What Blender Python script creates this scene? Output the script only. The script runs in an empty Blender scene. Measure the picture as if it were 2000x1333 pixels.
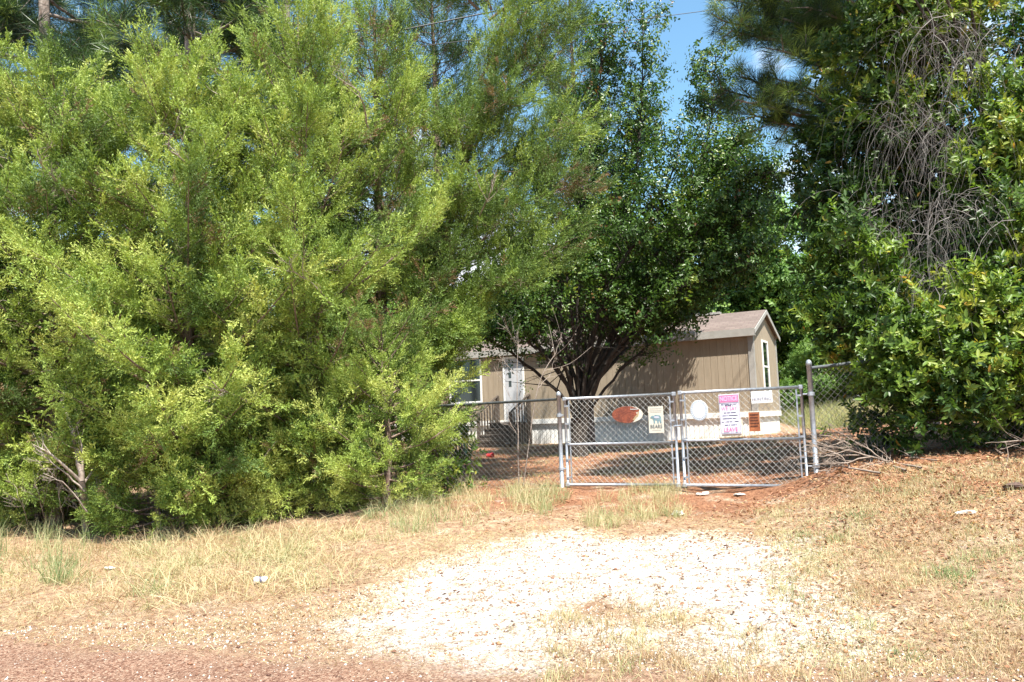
import bpy, math, random
import numpy as np
from mathutils import Matrix, Vector
random.seed(7); rng = np.random.default_rng(11)
sc = bpy.context.scene; COL = sc.collection
# ------------------------------------------------------------------ camera, sky, sun, exposure
PITCH = math.radians(5.69); ROLL = math.radians(-2.0); FPX = 1556.0; HC = 1.5
_R = Matrix.Rotation(math.pi/2 + PITCH, 3, 'X') @ Matrix.Rotation(ROLL, 3, 'Z')
R = np.array(_R); CAM = np.array([0, 0, HC])
cd = bpy.data.cameras.new('camera'); cd.sensor_width = 36; cd.lens = FPX/2000*36
cd.clip_start = .05; cd.clip_end = 2000
cam = bpy.data.objects.new('camera', cd); COL.objects.link(cam)
cam.matrix_world = Matrix.Translation(CAM) @ _R.to_4x4(); sc.camera = cam
SUN_EL = math.radians(62); SUN_AZ = math.atan2(.34, -.94)      # clockwise from +Y
sd = np.array([math.sin(SUN_AZ)*math.cos(SUN_EL), math.cos(SUN_AZ)*math.cos(SUN_EL), math.sin(SUN_EL)])
sl = bpy.data.lights.new('sun', 'SUN'); sl.energy = 5.0; sl.angle = math.radians(.55); sl.color = (1, .95, .86)
so = bpy.data.objects.new('sun', sl); COL.objects.link(so); so.location = (5, -10, 20)
so.rotation_euler = Vector(sd).to_track_quat('Z', 'Y').to_euler()
w = bpy.data.worlds.new('World'); sc.world = w; w.use_nodes = True; nt = w.node_tree; nt.nodes.clear()
def N(nt, t, **k):
    n = nt.nodes.new(t)
    for a, b in k.items():
        if a in n.inputs: n.inputs[a].default_value = b
        else: setattr(n, a, b)
    return n
sky = N(nt, 'ShaderNodeTexSky', sky_type='NISHITA', sun_disc=False, sun_elevation=SUN_EL, sun_rotation=SUN_AZ, air_density=1.0, dust_density=.6, ozone_density=1.2)
tc = N(nt, 'ShaderNodeTexCoord'); mp = N(nt, 'ShaderNodeMapping'); mp.inputs['Scale'].default_value = (1, 1, 2.6)
ns = N(nt, 'ShaderNodeTexNoise', Scale=3.2, Detail=8, Roughness=.6)
sx = N(nt, 'ShaderNodeSeparateXYZ'); L = nt.links.new
L(tc.outputs['Generated'], mp.inputs[0]); L(mp.outputs[0], ns.inputs['Vector']); L(tc.outputs['Generated'], sx.inputs[0])
el = N(nt, 'ShaderNodeMapRange'); el.inputs[1].default_value = .05; el.inputs[2].default_value = .42; el.inputs[3].default_value = .22; el.inputs[4].default_value = -.12
L(sx.outputs['Z'], el.inputs[0]); ad = N(nt, 'ShaderNodeMath', operation='ADD'); L(ns.outputs[0], ad.inputs[0]); L(el.outputs[0], ad.inputs[1])
cr = N(nt, 'ShaderNodeValToRGB'); cr.color_ramp.elements[0].position = .5; cr.color_ramp.elements[1].position = .68; L(ad.outputs[0], cr.inputs[0])
tn = N(nt, 'ShaderNodeMixRGB', blend_type='MULTIPLY'); tn.inputs[0].default_value = 1; tn.inputs[2].default_value = (.86, 1.10, 1.06, 1); L(sky.outputs[0], tn.inputs[1])
mx = N(nt, 'ShaderNodeMixRGB'); mx.inputs[2].default_value = (6, 6.2, 6.6, 1); L(cr.outputs[0], mx.inputs[0]); L(tn.outputs[0], mx.inputs[1])
bg = N(nt, 'ShaderNodeBackground', Strength=.105); L(mx.outputs[0], bg.inputs[0])
wo = N(nt, 'ShaderNodeOutputWorld'); L(bg.outputs[0], wo.inputs[0])
vs = sc.view_settings; vs.view_transform = 'Standard'; vs.look = 'None'; vs.gamma = 1; vs.use_curve_mapping = False; vs.exposure = 1.38
sc.cycles.max_bounces = 6; sc.cycles.diffuse_bounces = 3; sc.cycles.glossy_bounces = 2; sc.cycles.transmission_bounces = 3; sc.cycles.transparent_max_bounces = 4
# ------------------------------------------------------------------ picture <-> world
def ray(px, py): return R @ np.array([(px-1000)/FPX, -(py-666.5)/FPX, -1.0])
def W(px, py, Y): r = ray(px, py); return CAM + r*(Y/r[1])
# ------------------------------------------------------------------ helpers
def tag(o, label=None, cat=None, group=None, kind=None):
    if label: o['label'] = label
    if cat: o['category'] = cat
    if group: o['group'] = group
    if kind: o['kind'] = kind
    return o
def link(name, me, mat=None, parent=None):
    o = bpy.data.objects.new(name, me); COL.objects.link(o)
    if mat is not None: me.materials.append(mat)
    if parent is not None: o.parent = parent
    return o
def empty(name, loc=(0, 0, 0), rz=0):
    o = bpy.data.objects.new(name, None); COL.objects.link(o); o.location = loc; o.rotation_euler = (0, 0, rz); o.empty_display_size = .2
    return o
def qmesh(name, V, Q, v=None, smooth=False):
    V = np.asarray(V, np.float32).reshape(-1, 3); Q = np.asarray(Q, np.int32).reshape(-1, 4)
    me = bpy.data.meshes.new(name); me.vertices.add(len(V)); me.vertices.foreach_set('co', V.ravel())
    me.loops.add(Q.size); me.loops.foreach_set('vertex_index', Q.ravel())
    me.polygons.add(len(Q)); me.polygons.foreach_set('loop_start', np.arange(0, Q.size, 4, dtype=np.int32))
    if smooth: me.polygons.foreach_set('use_smooth', np.ones(len(Q), bool))
    if v is not None:
        a = me.attributes.new('v', 'FLOAT', 'POINT'); a.data.foreach_set('value', np.asarray(v, np.float32))
    me.update(calc_edges=True); return me
class MB:
    def __init__(s): s.v = []; s.f = []; s.n = 0
    def add(s, V, F):
        V = np.asarray(V, float); s.v.append(V); s.f += [tuple(int(i)+s.n for i in f) for f in F]; s.n += len(V); return s
    def box(s, a, b, M=None):
        (x0, y0, z0), (x1, y1, z1) = a, b
        V = np.array([(x0,y0,z0),(x1,y0,z0),(x1,y1,z0),(x0,y1,z0),(x0,y0,z1),(x1,y0,z1),(x1,y1,z1),(x0,y1,z1)], float)
        if M is not None: V = V @ np.array(M)[:3, :3].T + np.array(M)[:3, 3]
        return s.add(V, [(0,3,2,1),(4,5,6,7),(0,1,5,4),(1,2,6,5),(2,3,7,6),(3,0,4,7)])
    def tube(s, pts, r, k=8, cap=True):
        pts = np.array(pts, float); n = len(pts); rr = np.broadcast_to(r, n) if np.ndim(r) else np.full(n, r)
        V = []; up = np.array([0, 0, 1.0])
        for i in range(n):
            d = pts[min(i+1, n-1)] - pts[max(i-1, 0)]; d /= np.linalg.norm(d)+1e-9
            a = np.cross(d, up if abs(d[2]) < .95 else np.array([1.0, 0, 0])); a /= np.linalg.norm(a); b = np.cross(d, a)
            for j in range(k):
                t = 2*math.pi*j/k; V.append(pts[i] + rr[i]*(math.cos(t)*a + math.sin(t)*b))
        F = [(i*k+j, i*k+(j+1) % k, (i+1)*k+(j+1) % k, (i+1)*k+j) for i in range(n-1) for j in range(k)]
        if cap: F += [tuple(range(k)), tuple(range((n-1)*k, n*k))[::-1]]
        return s.add(V, F)
    def lathe(s, c, prof, k=16):
        V = []; c = np.array(c, float)
        for r, z in prof:
            for j in range(k): t = 2*math.pi*j/k; V.append(c + [r*math.cos(t), r*math.sin(t), z])
        n = len(prof); F = [(i*k+j, i*k+(j+1) % k, (i+1)*k+(j+1) % k, (i+1)*k+j) for i in range(n-1) for j in range(k)]
        F += [tuple(range(k))[::-1], tuple(range((n-1)*k, n*k))]
        return s.add(V, F)
    def prism(s, poly, y0, y1):      # polygon in x,z extruded along y
        n = len(poly); V = [(x, y0, z) for x, z in poly] + [(x, y1, z) for x, z in poly]
        return s.add(V, [tuple(range(n)), tuple(range(n, 2*n))[::-1]] + [(i, i+n, (i+1) % n+n, (i+1) % n) for i in range(n)])
    def build(s, name, mat=None, parent=None, bevel=0, smooth=False):
        me = bpy.data.meshes.new(name); me.from_pydata(np.vstack(s.v).tolist(), [], s.f); me.update()
        if smooth: me.polygons.foreach_set('use_smooth', np.ones(len(me.polygons), bool))
        o = link(name, me, mat, parent)
        if bevel:
            m = o.modifiers.new('b', 'BEVEL'); m.width = bevel; m.segments = 1; m.limit_method = 'ANGLE'
        return o
def segs(A, B, ra, rb, k=4):         # many tapered sticks at once
    A = np.asarray(A, float); B = np.asarray(B, float); M = len(A)
    ra = np.broadcast_to(ra, M); rb = np.broadcast_to(rb, M); d = B-A; d /= np.linalg.norm(d, axis=1, keepdims=True)+1e-9
    up = np.where(np.abs(d[:, 2:3]) < .95, np.array([[0, 0, 1.0]]), np.array([[1.0, 0, 0]]))
    a = np.cross(d, up); a /= np.linalg.norm(a, axis=1, keepdims=True); b = np.cross(d, a)
    t = np.arange(k)*2*np.pi/k; c, s_ = np.cos(t)[None, :, None], np.sin(t)[None, :, None]
    off = c*a[:, None]+s_*b[:, None]
    V = np.concatenate([A[:, None]+off*ra[:, None, None], B[:, None]+off*rb[:, None, None]], 1)
    base = np.arange(M)[:, None, None]*2*k; j = np.arange(k)
    Q = np.stack([j, (j+1) % k, (j+1) % k+k, j+k], 1)[None]+base
    return V.reshape(-1, 3), Q.reshape(-1, 4)
def chain(paths, k=5):               # list of (pts, r0, r1) -> segments
    A, B, a, b = [], [], [], []
    for pts, r0, r1 in paths:
        pts = np.asarray(pts); n = len(pts)-1; r = np.linspace(r0, r1, n+1)
        d = pts[1:]-pts[:-1]; e = d*.04
        A.append(pts[:-1]); B.append(pts[1:]+e); a.append(r[:-1]); b.append(r[1:])
    return segs(np.vstack(A), np.vstack(B), np.concatenate(a), np.concatenate(b), k)
def curve(pts, n=8, wob=0.0):        # smooth resample (Catmull-Rom) with wobble
    P_ = np.array(pts, float); Q = np.vstack([2*P_[0]-P_[1], P_, 2*P_[-1]-P_[-2]]); out = []
    for i in range(len(P_)-1):
        p0, p1, p2, p3 = Q[i:i+4]
        for t in np.linspace(0, 1, n, endpoint=False):
            out.append(.5*((2*p1)+(-p0+p2)*t+(2*p0-5*p1+4*p2-p3)*t*t+(-p0+3*p1-3*p2+p3)*t**3))
    out.append(P_[-1]); out = np.array(out)
    if wob: out[1:-1] += rng.normal(0, wob, out[1:-1].shape)
    return out
def unit(a): return a/(np.linalg.norm(a, axis=-1, keepdims=True)+1e-9)
def frames(d, spin=None):            # rotation matrices taking +Z to d, random spin
    d = unit(d); n = len(d); h = unit(rng.normal(size=(n, 3))); x = unit(np.cross(h, d)); y = np.cross(d, x)
    return np.stack([x, y, d], 2)    # columns
def scatter(templates, pos, dirs, scale, v):
    """templates: list of (V (m,3), Q (q,4)); returns V,Q,v arrays"""
    Vs, Qs, vs_, off = [], [], [], 0
    which = rng.integers(0, len(templates), len(pos)); M = frames(dirs)
    scale = np.broadcast_to(scale, len(pos)); v = np.broadcast_to(v, len(pos))
    for i, (TV, TQ) in enumerate(templates):
        k = np.where(which == i)[0]
        if not len(k): continue
        V = np.einsum('nij,mj->nmi', M[k]*scale[k][:, None, None], TV)+pos[k][:, None]
        Q = TQ[None]+(np.arange(len(k))*len(TV))[:, None, None]+off
        off += len(k)*len(TV); Vs.append(V.reshape(-1, 3)); Qs.append(Q.reshape(-1, 4))
        vs_.append(np.repeat(v[k], len(TV)))
    return np.vstack(Vs), np.vstack(Qs), np.concatenate(vs_)
# ------------------------------------------------------------------ materials
def mat(name, col, rough=.6, metal=0.0, col2=None, nscale=8, bump=0, bscale=40, spec=.5, stretch=None, contrast=(.35, .65)):
    m = bpy.data.materials.new(name); m.use_nodes = True; t = m.node_tree; p = t.nodes['Principled BSDF']
    p.inputs['Roughness'].default_value = rough; p.inputs['Metallic'].default_value = metal; p.inputs['Specular IOR Level'].default_value = spec
    p.inputs['Base Color'].default_value = (*col, 1); l = t.links.new
    c = N(t, 'ShaderNodeTexCoord'); src = c.outputs['Object']
    if stretch: q = N(t, 'ShaderNodeMapping'); q.inputs['Scale'].default_value = stretch; l(src, q.inputs[0]); src = q.outputs[0]
    if col2:
        n = N(t, 'ShaderNodeTexNoise', Scale=nscale, Detail=6, Roughness=.65); l(src, n.inputs['Vector'])
        r = N(t, 'ShaderNodeValToRGB'); e = r.color_ramp.elements; e[0].position, e[1].position = contrast; e[0].color = (*col, 1); e[1].color = (*col2, 1)
        l(n.outputs[0], r.inputs[0]); l(r.outputs[0], p.inputs['Base Color'])
    if bump:
        n2 = N(t, 'ShaderNodeTexNoise', Scale=bscale, Detail=5); l(src, n2.inputs['Vector']); b = N(t, 'ShaderNodeBump', Strength=bump, Distance=.02)
        l(n2.outputs[0], b.inputs['Height']); l(b.outputs[0], p.inputs['Normal'])
    return m
def leafmat(name, stops, transl=.35, rough=.5, tint=1.25, clump=1.2, cl=.35):
    m = bpy.data.materials.new(name); m.use_nodes = True; t = m.node_tree; t.nodes.clear(); l = t.links.new
    a = N(t, 'ShaderNodeAttribute', attribute_name='v'); g = N(t, 'ShaderNodeNewGeometry')
    n = N(t, 'ShaderNodeTexNoise', Scale=clump, Detail=3); l(g.outputs['Position'], n.inputs['Vector'])
    ma = N(t, 'ShaderNodeMath', operation='MULTIPLY_ADD'); ma.inputs[1].default_value = cl*2; l(n.outputs[0], ma.inputs[0])
    sb = N(t, 'ShaderNodeMath', operation='SUBTRACT'); sb.inputs[1].default_value = cl; l(a.outputs['Fac'], sb.inputs[0]); l(sb.outputs[0], ma.inputs[2])
    r = N(t, 'ShaderNodeValToRGB'); e = r.color_ramp.elements
    while len(e) < len(stops): e.new(.5)
    for x, (p_, c) in zip(e, stops): x.position = p_; x.color = (*c, 1)
    l(ma.outputs[0], r.inputs[0])
    p = N(t, 'ShaderNodeBsdfPrincipled'); p.inputs['Roughness'].default_value = rough; p.inputs['Specular IOR Level'].default_value = .4; l(r.outputs[0], p.inputs['Base Color'])
    tr = N(t, 'ShaderNodeBsdfTranslucent'); hs = N(t, 'ShaderNodeMixRGB', blend_type='MULTIPLY'); hs.inputs[0].default_value = 1; hs.inputs[2].default_value = (tint*1.08, tint*1.12, tint*.62, 1)
    l(r.outputs[0], hs.inputs[1]); l(hs.outputs[0], tr.inputs[0])
    mx = N(t, 'ShaderNodeMixShader'); mx.inputs[0].default_value = transl; l(p.outputs[0], mx.inputs[1]); l(tr.outputs[0], mx.inputs[2])
    o = N(t, 'ShaderNodeOutputMaterial'); l(mx.outputs[0], o.inputs[0]); return m
M_cedar = leafmat('cedar_leaf', [(0, (.19, .12, .06)), (.10, (.20, .14, .07)), (.14, (.055, .085, .022)), (.40, (.115, .185, .038)), (.72, (.29, .38, .075)), (1, (.44, .48, .13))], .25, .6, cl=.62)  # wide clump noise puts lit tops and dark gaps into the leaf colour
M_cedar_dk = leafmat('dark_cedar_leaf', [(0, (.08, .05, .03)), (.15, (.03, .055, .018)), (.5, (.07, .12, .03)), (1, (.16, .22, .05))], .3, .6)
M_pear = leafmat('pear_leaf', [(0, (.16, .08, .03)), (.03, (.035, .07, .018)), (.45, (.06, .12, .024)), (.8, (.10, .175, .035)), (1, (.22, .27, .05))], .32, .34)
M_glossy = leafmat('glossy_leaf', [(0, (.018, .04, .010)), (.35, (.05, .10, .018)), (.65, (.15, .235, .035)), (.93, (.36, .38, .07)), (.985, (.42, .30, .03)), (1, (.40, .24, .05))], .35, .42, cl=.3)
M_wood = leafmat('woodland_leaf', [(0, (.04, .09, .02)), (.45, (.11, .21, .045)), (1, (.27, .40, .09))], .35, .5)
M_pine = leafmat('pine_needle', [(0, (.015, .032, .014)), (.5, (.055, .11, .028)), (.75, (.22, .31, .07)), (1, (.32, .42, .08))], .2, .4)
M_grass = leafmat('grass_blade', [(0, (.26, .13, .075)), (.25, (.46, .32, .19)), (.55, (.58, .49, .29)), (.75, (.36, .37, .18)), (1, (.15, .22, .08))], .3, .6, 1.0, clump=.8, cl=.3)
M_litter = leafmat('leaf_litter', [(0, (.10, .045, .03)), (.4, (.30, .14, .075)), (.7, (.42, .22, .11)), (1, (.62, .42, .22))], .15, .6, 1.0)
M_twig = mat('dead_twig', (.20, .15, .12), .85, col2=(.42, .35, .30), nscale=6)
M_bark = mat('cedar_bark', (.10, .055, .038), .9, col2=(.27, .20, .16), nscale=7, bump=.6, bscale=30, stretch=(3, 3, .6))
M_barkd = mat('dark_bark', (.022, .018, .015), .9, col2=(.075, .06, .048), nscale=6, bump=.8, bscale=25, stretch=(3, 3, .8))
M_barkp = mat('pine_bark', (.13, .09, .07), .9, col2=(.36, .30, .26), nscale=5, bump=.8, bscale=14, stretch=(2, 2, .7))
M_galv = mat('galvanised_steel', (.28, .30, .33), .45, .55, (.46, .48, .52), 20, .1, 80)
M_wire = mat('fence_wire', (.40, .40, .39), .5, .35, (.60, .60, .58), 30)
M_wired = mat('old_fence_wire', (.10, .10, .09), .6, .5, (.22, .21, .20), 30)
# ------------------------------------------------------------------ ground
CP = [(-6,0,0),(0,0,0),(6,0,.05),(-12,0,0),(-6,5,0),(-9,5.5,0),(0,4.2,.02),(2.6,4.5,.15),(-3.7,5.7,.03),(-3.8,9.8,.2),(-6.5,10,.28),(.68,11.1,.56),(2.1,10.4,.52),(3.2,9.75,.62),(3.6,9.5,.77),(2.8,9.0,.50),
      (5.8,9,.93),(.5,7.75,.3),(.6,9,.42),(3.9,6.7,.58),(1.5,6.2,.2),(-1.5,7.5,.18),(-1.8,9.8,.38),(6.67,22,.86),(-1.5,26.5,.74),(8.3,25,.86),(9,30,1.1),(20,30,1.5),(-20,30,.8),(12,12,1.3),(-14,12,.3),(9,6,.8),(14,2,.8),
      (2.0,14.5,.62),(4,17,.78),(0,60,1.2),(40,60,1.4),(-40,60,.9),(-40,5,.1),(40,5,1.0),(0,-12,0),(30,-12,0),(-30,-12,0),(10.5,22,1.15),(12,26,1.35)]
_c = np.array(CP, float); _phi = lambda r: np.sqrt(r*r+1.5)
_K = _phi(np.linalg.norm(_c[:, None, :2]-_c[None, :, :2], axis=2)); _w = np.linalg.solve(_K+np.eye(len(_c))*1e-6, _c[:, 2]-.7)
def hz(x, y):
    x = np.asarray(x, float); y = np.asarray(y, float); P_ = np.stack([x.ravel(), y.ravel()], 1); out = np.zeros(len(P_))
    for s in range(0, len(P_), 20000):
        q = P_[s:s+20000]; out[s:s+20000] = _phi(np.linalg.norm(q[:, None]-_c[None, :, :2], axis=2)) @ _w
    out += .7; d = np.hypot(P_[:, 0], P_[:, 1]-15); k = np.clip((d-45)/40, 0, 1); k = k*k*(3-2*k); out = out*(1-k)+1.0*k
    out += .012*np.sin(P_[:, 0]*5.1+P_[:, 1]*2.3)+.010*np.sin(P_[:, 0]*2.3-P_[:, 1]*6.7)+.006*np.sin(P_[:, 0]*13+np.sin(P_[:, 1]*9))
    return out.reshape(x.shape)
def h1(x, y): return float(hz(np.array([x]), np.array([y]))[0])
def G(px, py):                       # ground point seen at a picture position
    r = ray(px, py); lo, hi = 1.0, 80.0
    for Y in np.arange(2, 80, .25):
        q = CAM+r*(Y/r[1])
        if q[2] < h1(q[0], q[1]): hi = Y; lo = Y-.25; break
    for _ in range(12):
        m = (lo+hi)/2; q = CAM+r*(m/r[1])
        if q[2] < h1(q[0], q[1]): hi = m
        else: lo = m
    return CAM+r*(hi/r[1])
def poly(px): return np.array([G(*p)[:2] for p in px])
def inside(P_, pl):
    x, y = P_[:, 0], P_[:, 1]; c = np.zeros(len(P_), bool); n = len(pl)
    for i in range(n):
        (x1, y1), (x2, y2) = pl[i], pl[(i+1) % n]
        c ^= ((y1 > y) != (y2 > y)) & (x < (x2-x1)*(y-y1)/(y2-y1+1e-12)+x1)
    return c
def sdist(P_, pl):                   # signed distance, positive inside
    d = np.full(len(P_), 1e9); n = len(pl)
    for i in range(n):
        a, b = pl[i], pl[(i+1) % n]; ab = b-a; t = np.clip(((P_-a) @ ab)/(ab @ ab+1e-12), 0, 1)
        d = np.minimum(d, np.linalg.norm(P_-(a+t[:, None]*ab), axis=1))
    return np.where(inside(P_, pl), d, -d)
PL_gravel = poly([(740,1205),(800,1165),(850,1120),(980,1082),(1060,1070),(1110,1052),(1210,1075),(1300,1060),(1480,1062),(1495,1100),(1520,1130),(1500,1170),(1560,1195),(1610,1240),(1500,1235),(1420,1262),(1330,1225),(1200,1240),(1080,1215),(1000,1245),(960,1290),(860,1255),(800,1240)])
PL_bare = poly([(1060,1170),(1180,1150),(1280,1185),(1420,1190),(1440,1230),(1250,1235),(1100,1215)])
PL_straw = np.vstack([poly([(900,1010),(1120,1010),(1500,1010),(2000,990)]), [(9, 8), (11, 13), (9, 21), (2, 24), (-3, 24), (-2.5, 13), (-1.5, 11)]])
def axis(*parts):
    out = []
    for a, b, s in parts: out += list(np.arange(a, b, s))
    return np.array(out+[parts[-1][1]])
gx = axis((-600,-100,50),(-100,-20,5),(-20,-9,.5),(-9,9,.07),(9,20,.5),(20,100,5),(100,600,50)); gy = axis((-300,-20,20),(-20,2,1),(2,14,.07),(14,32,.3),(32,100,4),(100,900,50))
X, Y = np.meshgrid(gx, gy); Z = hz(X, Y); P2 = np.stack([X.ravel(), Y.ravel()], 1)
nx, ny = len(gx), len(gy); i, j = np.meshgrid(np.arange(nx-1), np.arange(ny-1)); k = (j*nx+i).ravel()
me = qmesh('ground', np.stack([X.ravel(), Y.ravel(), Z.ravel()], 1), np.stack([k, k+1, k+nx+1, k+nx], 1), smooth=True)
near = (np.abs(P2[:, 0]) < 12) & (P2[:, 1] > 0) & (P2[:, 1] < 30)
def attr(name, f):
    v = np.full(len(P2), -1.0); v[near] = f(P2[near]); a = me.attributes.new(name, 'FLOAT', 'POINT'); a.data.foreach_set('value', np.clip(v, -1, 1).astype(np.float32))
attr('gravel', lambda q: np.minimum(sdist(q, PL_gravel)/.6, -.05-sdist(q, PL_bare)/.25)); attr('straw', lambda q: sdist(q, PL_straw)/1.2)
RN = np.array([.30, .954]); RD = 4.62     # road edge line: RN.p = RD
def roadv(q): return (RD-q @ RN)/.5
v = np.clip((RD-P2 @ RN)/.5, -1, 1); a = me.attributes.new('road', 'FLOAT', 'POINT'); a.data.foreach_set('value', v.astype(np.float32))
def ground_mat():
    m = bpy.data.materials.new('dry_ground'); m.use_nodes = True; t = m.node_tree; p = t.nodes['Principled BSDF']; l = t.links.new
    p.inputs['Roughness'].default_value = .95; p.inputs['Specular IOR Level'].default_value = .15
    g = N(t, 'ShaderNodeNewGeometry'); pos = g.outputs['Position']
    def noise(s, d=4, r=.6): n = N(t, 'ShaderNodeTexNoise', Scale=s, Detail=d, Roughness=r); l(pos, n.inputs['Vector']); return n.outputs[0]
    def ramp(src, stops):
        r = N(t, 'ShaderNodeValToRGB'); e = r.color_ramp.elements
        while len(e) < len(stops): e.new(.5)
        for x, (q, c) in zip(e, stops): x.position = q; x.color = (*c, 1)
        l(src, r.inputs[0]); return r.outputs[0]
    def mask(name, ns_, amp, lo, hi):
        a = N(t, 'ShaderNodeAttribute', attribute_name=name); q = N(t, 'ShaderNodeMath', operation='MULTIPLY_ADD'); q.inputs[1].default_value = amp; l(ns_, q.inputs[0]); l(a.outputs['Fac'], q.inputs[2])
        r = N(t, 'ShaderNodeMapRange', interpolation_type='SMOOTHSTEP'); r.inputs[1].default_value = lo+amp*.5; r.inputs[2].default_value = hi+amp*.5; l(q.outputs[0], r.inputs[0]); return r.outputs[0]
    def mixc(f, a, b):
        x = N(t, 'ShaderNodeMixRGB'); l(f, x.inputs[0]); l(a, x.inputs[1]); l(b, x.inputs[2]); return x.outputs[0]
    base = ramp(noise(14, 8, .75), [(.28, (.12, .06, .042)), (.45, (.28, .17, .105)), (.58, (.42, .30, .19)), (.75, (.58, .47, .33))])
    straw = ramp(noise(22, 8, .8), [(.3, (.05, .025, .016)), (.45, (.20, .09, .05)), (.58, (.36, .18, .10)), (.8, (.52, .32, .20))])
    vo = N(t, 'ShaderNodeTexVoronoi', Scale=70); l(pos, vo.inputs['Vector'])
    white = mixc(ramp(noise(9, 7, .75), [(.42, (0, 0, 0)), (.57, (1, 1, 1))]), ramp(vo.outputs['Color'], [(.1, (.12, .07, .05)), (.3, (.27, .19, .13)), (.55, (.42, .34, .26)), (1, (.62, .57, .50))]), ramp(vo.outputs['Color'], [(.03, (.22, .15, .11)), (.12, (.46, .40, .33)), (.3, (.64, .61, .56)), (1, (.74, .73, .71))]))
    vr = N(t, 'ShaderNodeTexVoronoi', Scale=85); l(pos, vr.inputs['Vector'])
    road = ramp(vr.outputs['Color'], [(.05, (.10, .05, .035)), (.35, (.23, .12, .08)), (.65, (.35, .21, .145)), (1, (.50, .37, .27))])
    c = mixc(mask('straw', noise(1.3, 4), 1.4, -.1, .5), base, straw)
    # worn stony speckle between gravel and verge
    vs2 = N(t, 'ShaderNodeTexVoronoi', Scale=60); l(pos, vs2.inputs['Vector'])
    stony = ramp(vs2.outputs['Color'], [(.1, (.14, .08, .05)), (.3, (.27, .18, .11)), (.55, (.44, .34, .23)), (1, (.70, .64, .53))])
    c = mixc(mask('gravel', noise(2.6, 6), 1.6, -1.0, -.6), c, stony)
    c = mixc(mask('gravel', noise(1.9, 10, .74), 3.4, -.75, .05), c, white)
    c = mixc(mask('road', noise(3, 8, .7), 1.8, -.7, .7), c, road)
    l(c, p.inputs['Base Color'])
    b = N(t, 'ShaderNodeBump', Strength=.9, Distance=.025); l(noise(45, 8, .8), b.inputs['Height'])
    b2 = N(t, 'ShaderNodeBump', Strength=.6, Distance=.012); l(vo.outputs['Distance'], b2.inputs['Height']); l(b.outputs[0], b2.inputs['Normal']); l(b2.outputs[0], p.inputs['Normal'])
    return m
tag(link('ground', me, ground_mat()), kind='structure')
# ------------------------------------------------------------------ foliage templates
def blade_quads(base, d, ln, wd):    # rhombus blades
    n = len(base); d = unit(d); s = unit(np.cross(d, rng.normal(size=(n, 3))))*wd[:, None]/2
    V = np.stack([base, base+d*ln[:, None]*.45+s, base+d*ln[:, None], base+d*ln[:, None]*.45-s], 1)
    return V.reshape(-1, 3), np.arange(n*4).reshape(-1, 4)
def cedar_plume(nt_=17, nb=8):       # flat feathery spray, 1 unit long, fine scale-leaf twiglets
    B, D, Ln = [], [], []
    for i in range(nt_):
        t = .05+.9*i/nt_; side = (1 if i % 2 else -1); o = np.array([0, 0, t]) + rng.normal(0, .02, 3)
        sd_ = unit(np.array([side*(.85-.4*t), rng.normal(0, .5), .8+.5*t])); sl_ = .46*(1-.6*t)*rng.uniform(.6, 1.3)
        for j in range(nb):
            q = o+sd_*sl_*((j+rng.random()*.5)/nb); B.append(q); D.append(unit(sd_+rng.normal(0, .42, 3))); Ln.append(rng.uniform(.06, .115))
    for j in range(8): B.append(np.array([0, 0, .5+.06*j])); D.append(np.array([0, 0, 1])+rng.normal(0, .3, 3)); Ln.append(.11)
    Ln = np.array(Ln); return blade_quads(np.array(B), np.array(D), Ln, Ln*rng.uniform(.28, .42, len(Ln)))
T_CED = [cedar_plume() for _ in range(6)]
T_CEDs = [cedar_plume(12, 6) for _ in range(4)]
def leaf6(base, d, up, ln, wd, fold=.25):
    d = unit(d); s = unit(np.cross(d, up)); n_ = np.cross(s, d); f = n_*wd*fold
    return np.array([base, base+d*ln*.3+s*wd*.45+f, base+d*ln*.68+s*wd*.4+f, base+d*ln*1.0, base+d*ln*.68-s*wd*.4+f, base+d*ln*.3-s*wd*.45+f])
def rosette(n, ln, wd, spread, droop=0.0, stem=1.0):   # leaves on a twig of length `stem` along +Z
    V, Q = [], []
    for i in range(n):
        t = (i+.5)/n; a = i*2.4+rng.uniform(-.4, .4); o = np.array([0, 0, stem*t])
        d = np.array([math.cos(a)*spread, math.sin(a)*spread, 1.0-droop])+rng.normal(0, .2, 3)
        k = len(V)*6; V.append(leaf6(o, d, np.array([0, 0, 1.0])+rng.normal(0, .25, 3), ln*rng.uniform(.75, 1.2), wd*rng.uniform(.8, 1.15), rng.uniform(.1, .4)))
        Q += [(k, k+1, k+2, k+3), (k, k+3, k+4, k+5)]
    return np.vstack(V), np.array(Q)
T_ROS = [rosette(9, .095, .040, 1.1, .3, .14) for _ in range(6)]
T_PEAR = [rosette(7, .072, .046, 1.0, 1.0, .24) for _ in range(6)]
T_WOOD = [rosette(6, .13, .085, 1.2, .4, .35) for _ in range(5)]
def tuft(n=70, L_=.2):
    d = rng.normal(size=(n, 3)); d[:, 2] = np.abs(d[:, 2])*.9+.1; ln = np.full(n, L_)*rng.uniform(.8, 1.1, n); b = np.zeros((n, 3)); b[:, 2] = rng.uniform(-.22, .05, n)
    return blade_quads(b, d, ln, np.full(n, .0062))
T_PINE = [tuft(110, .24) for _ in range(5)]
T_PINEF = [tuft(60, .24) for _ in range(4)]
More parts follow.
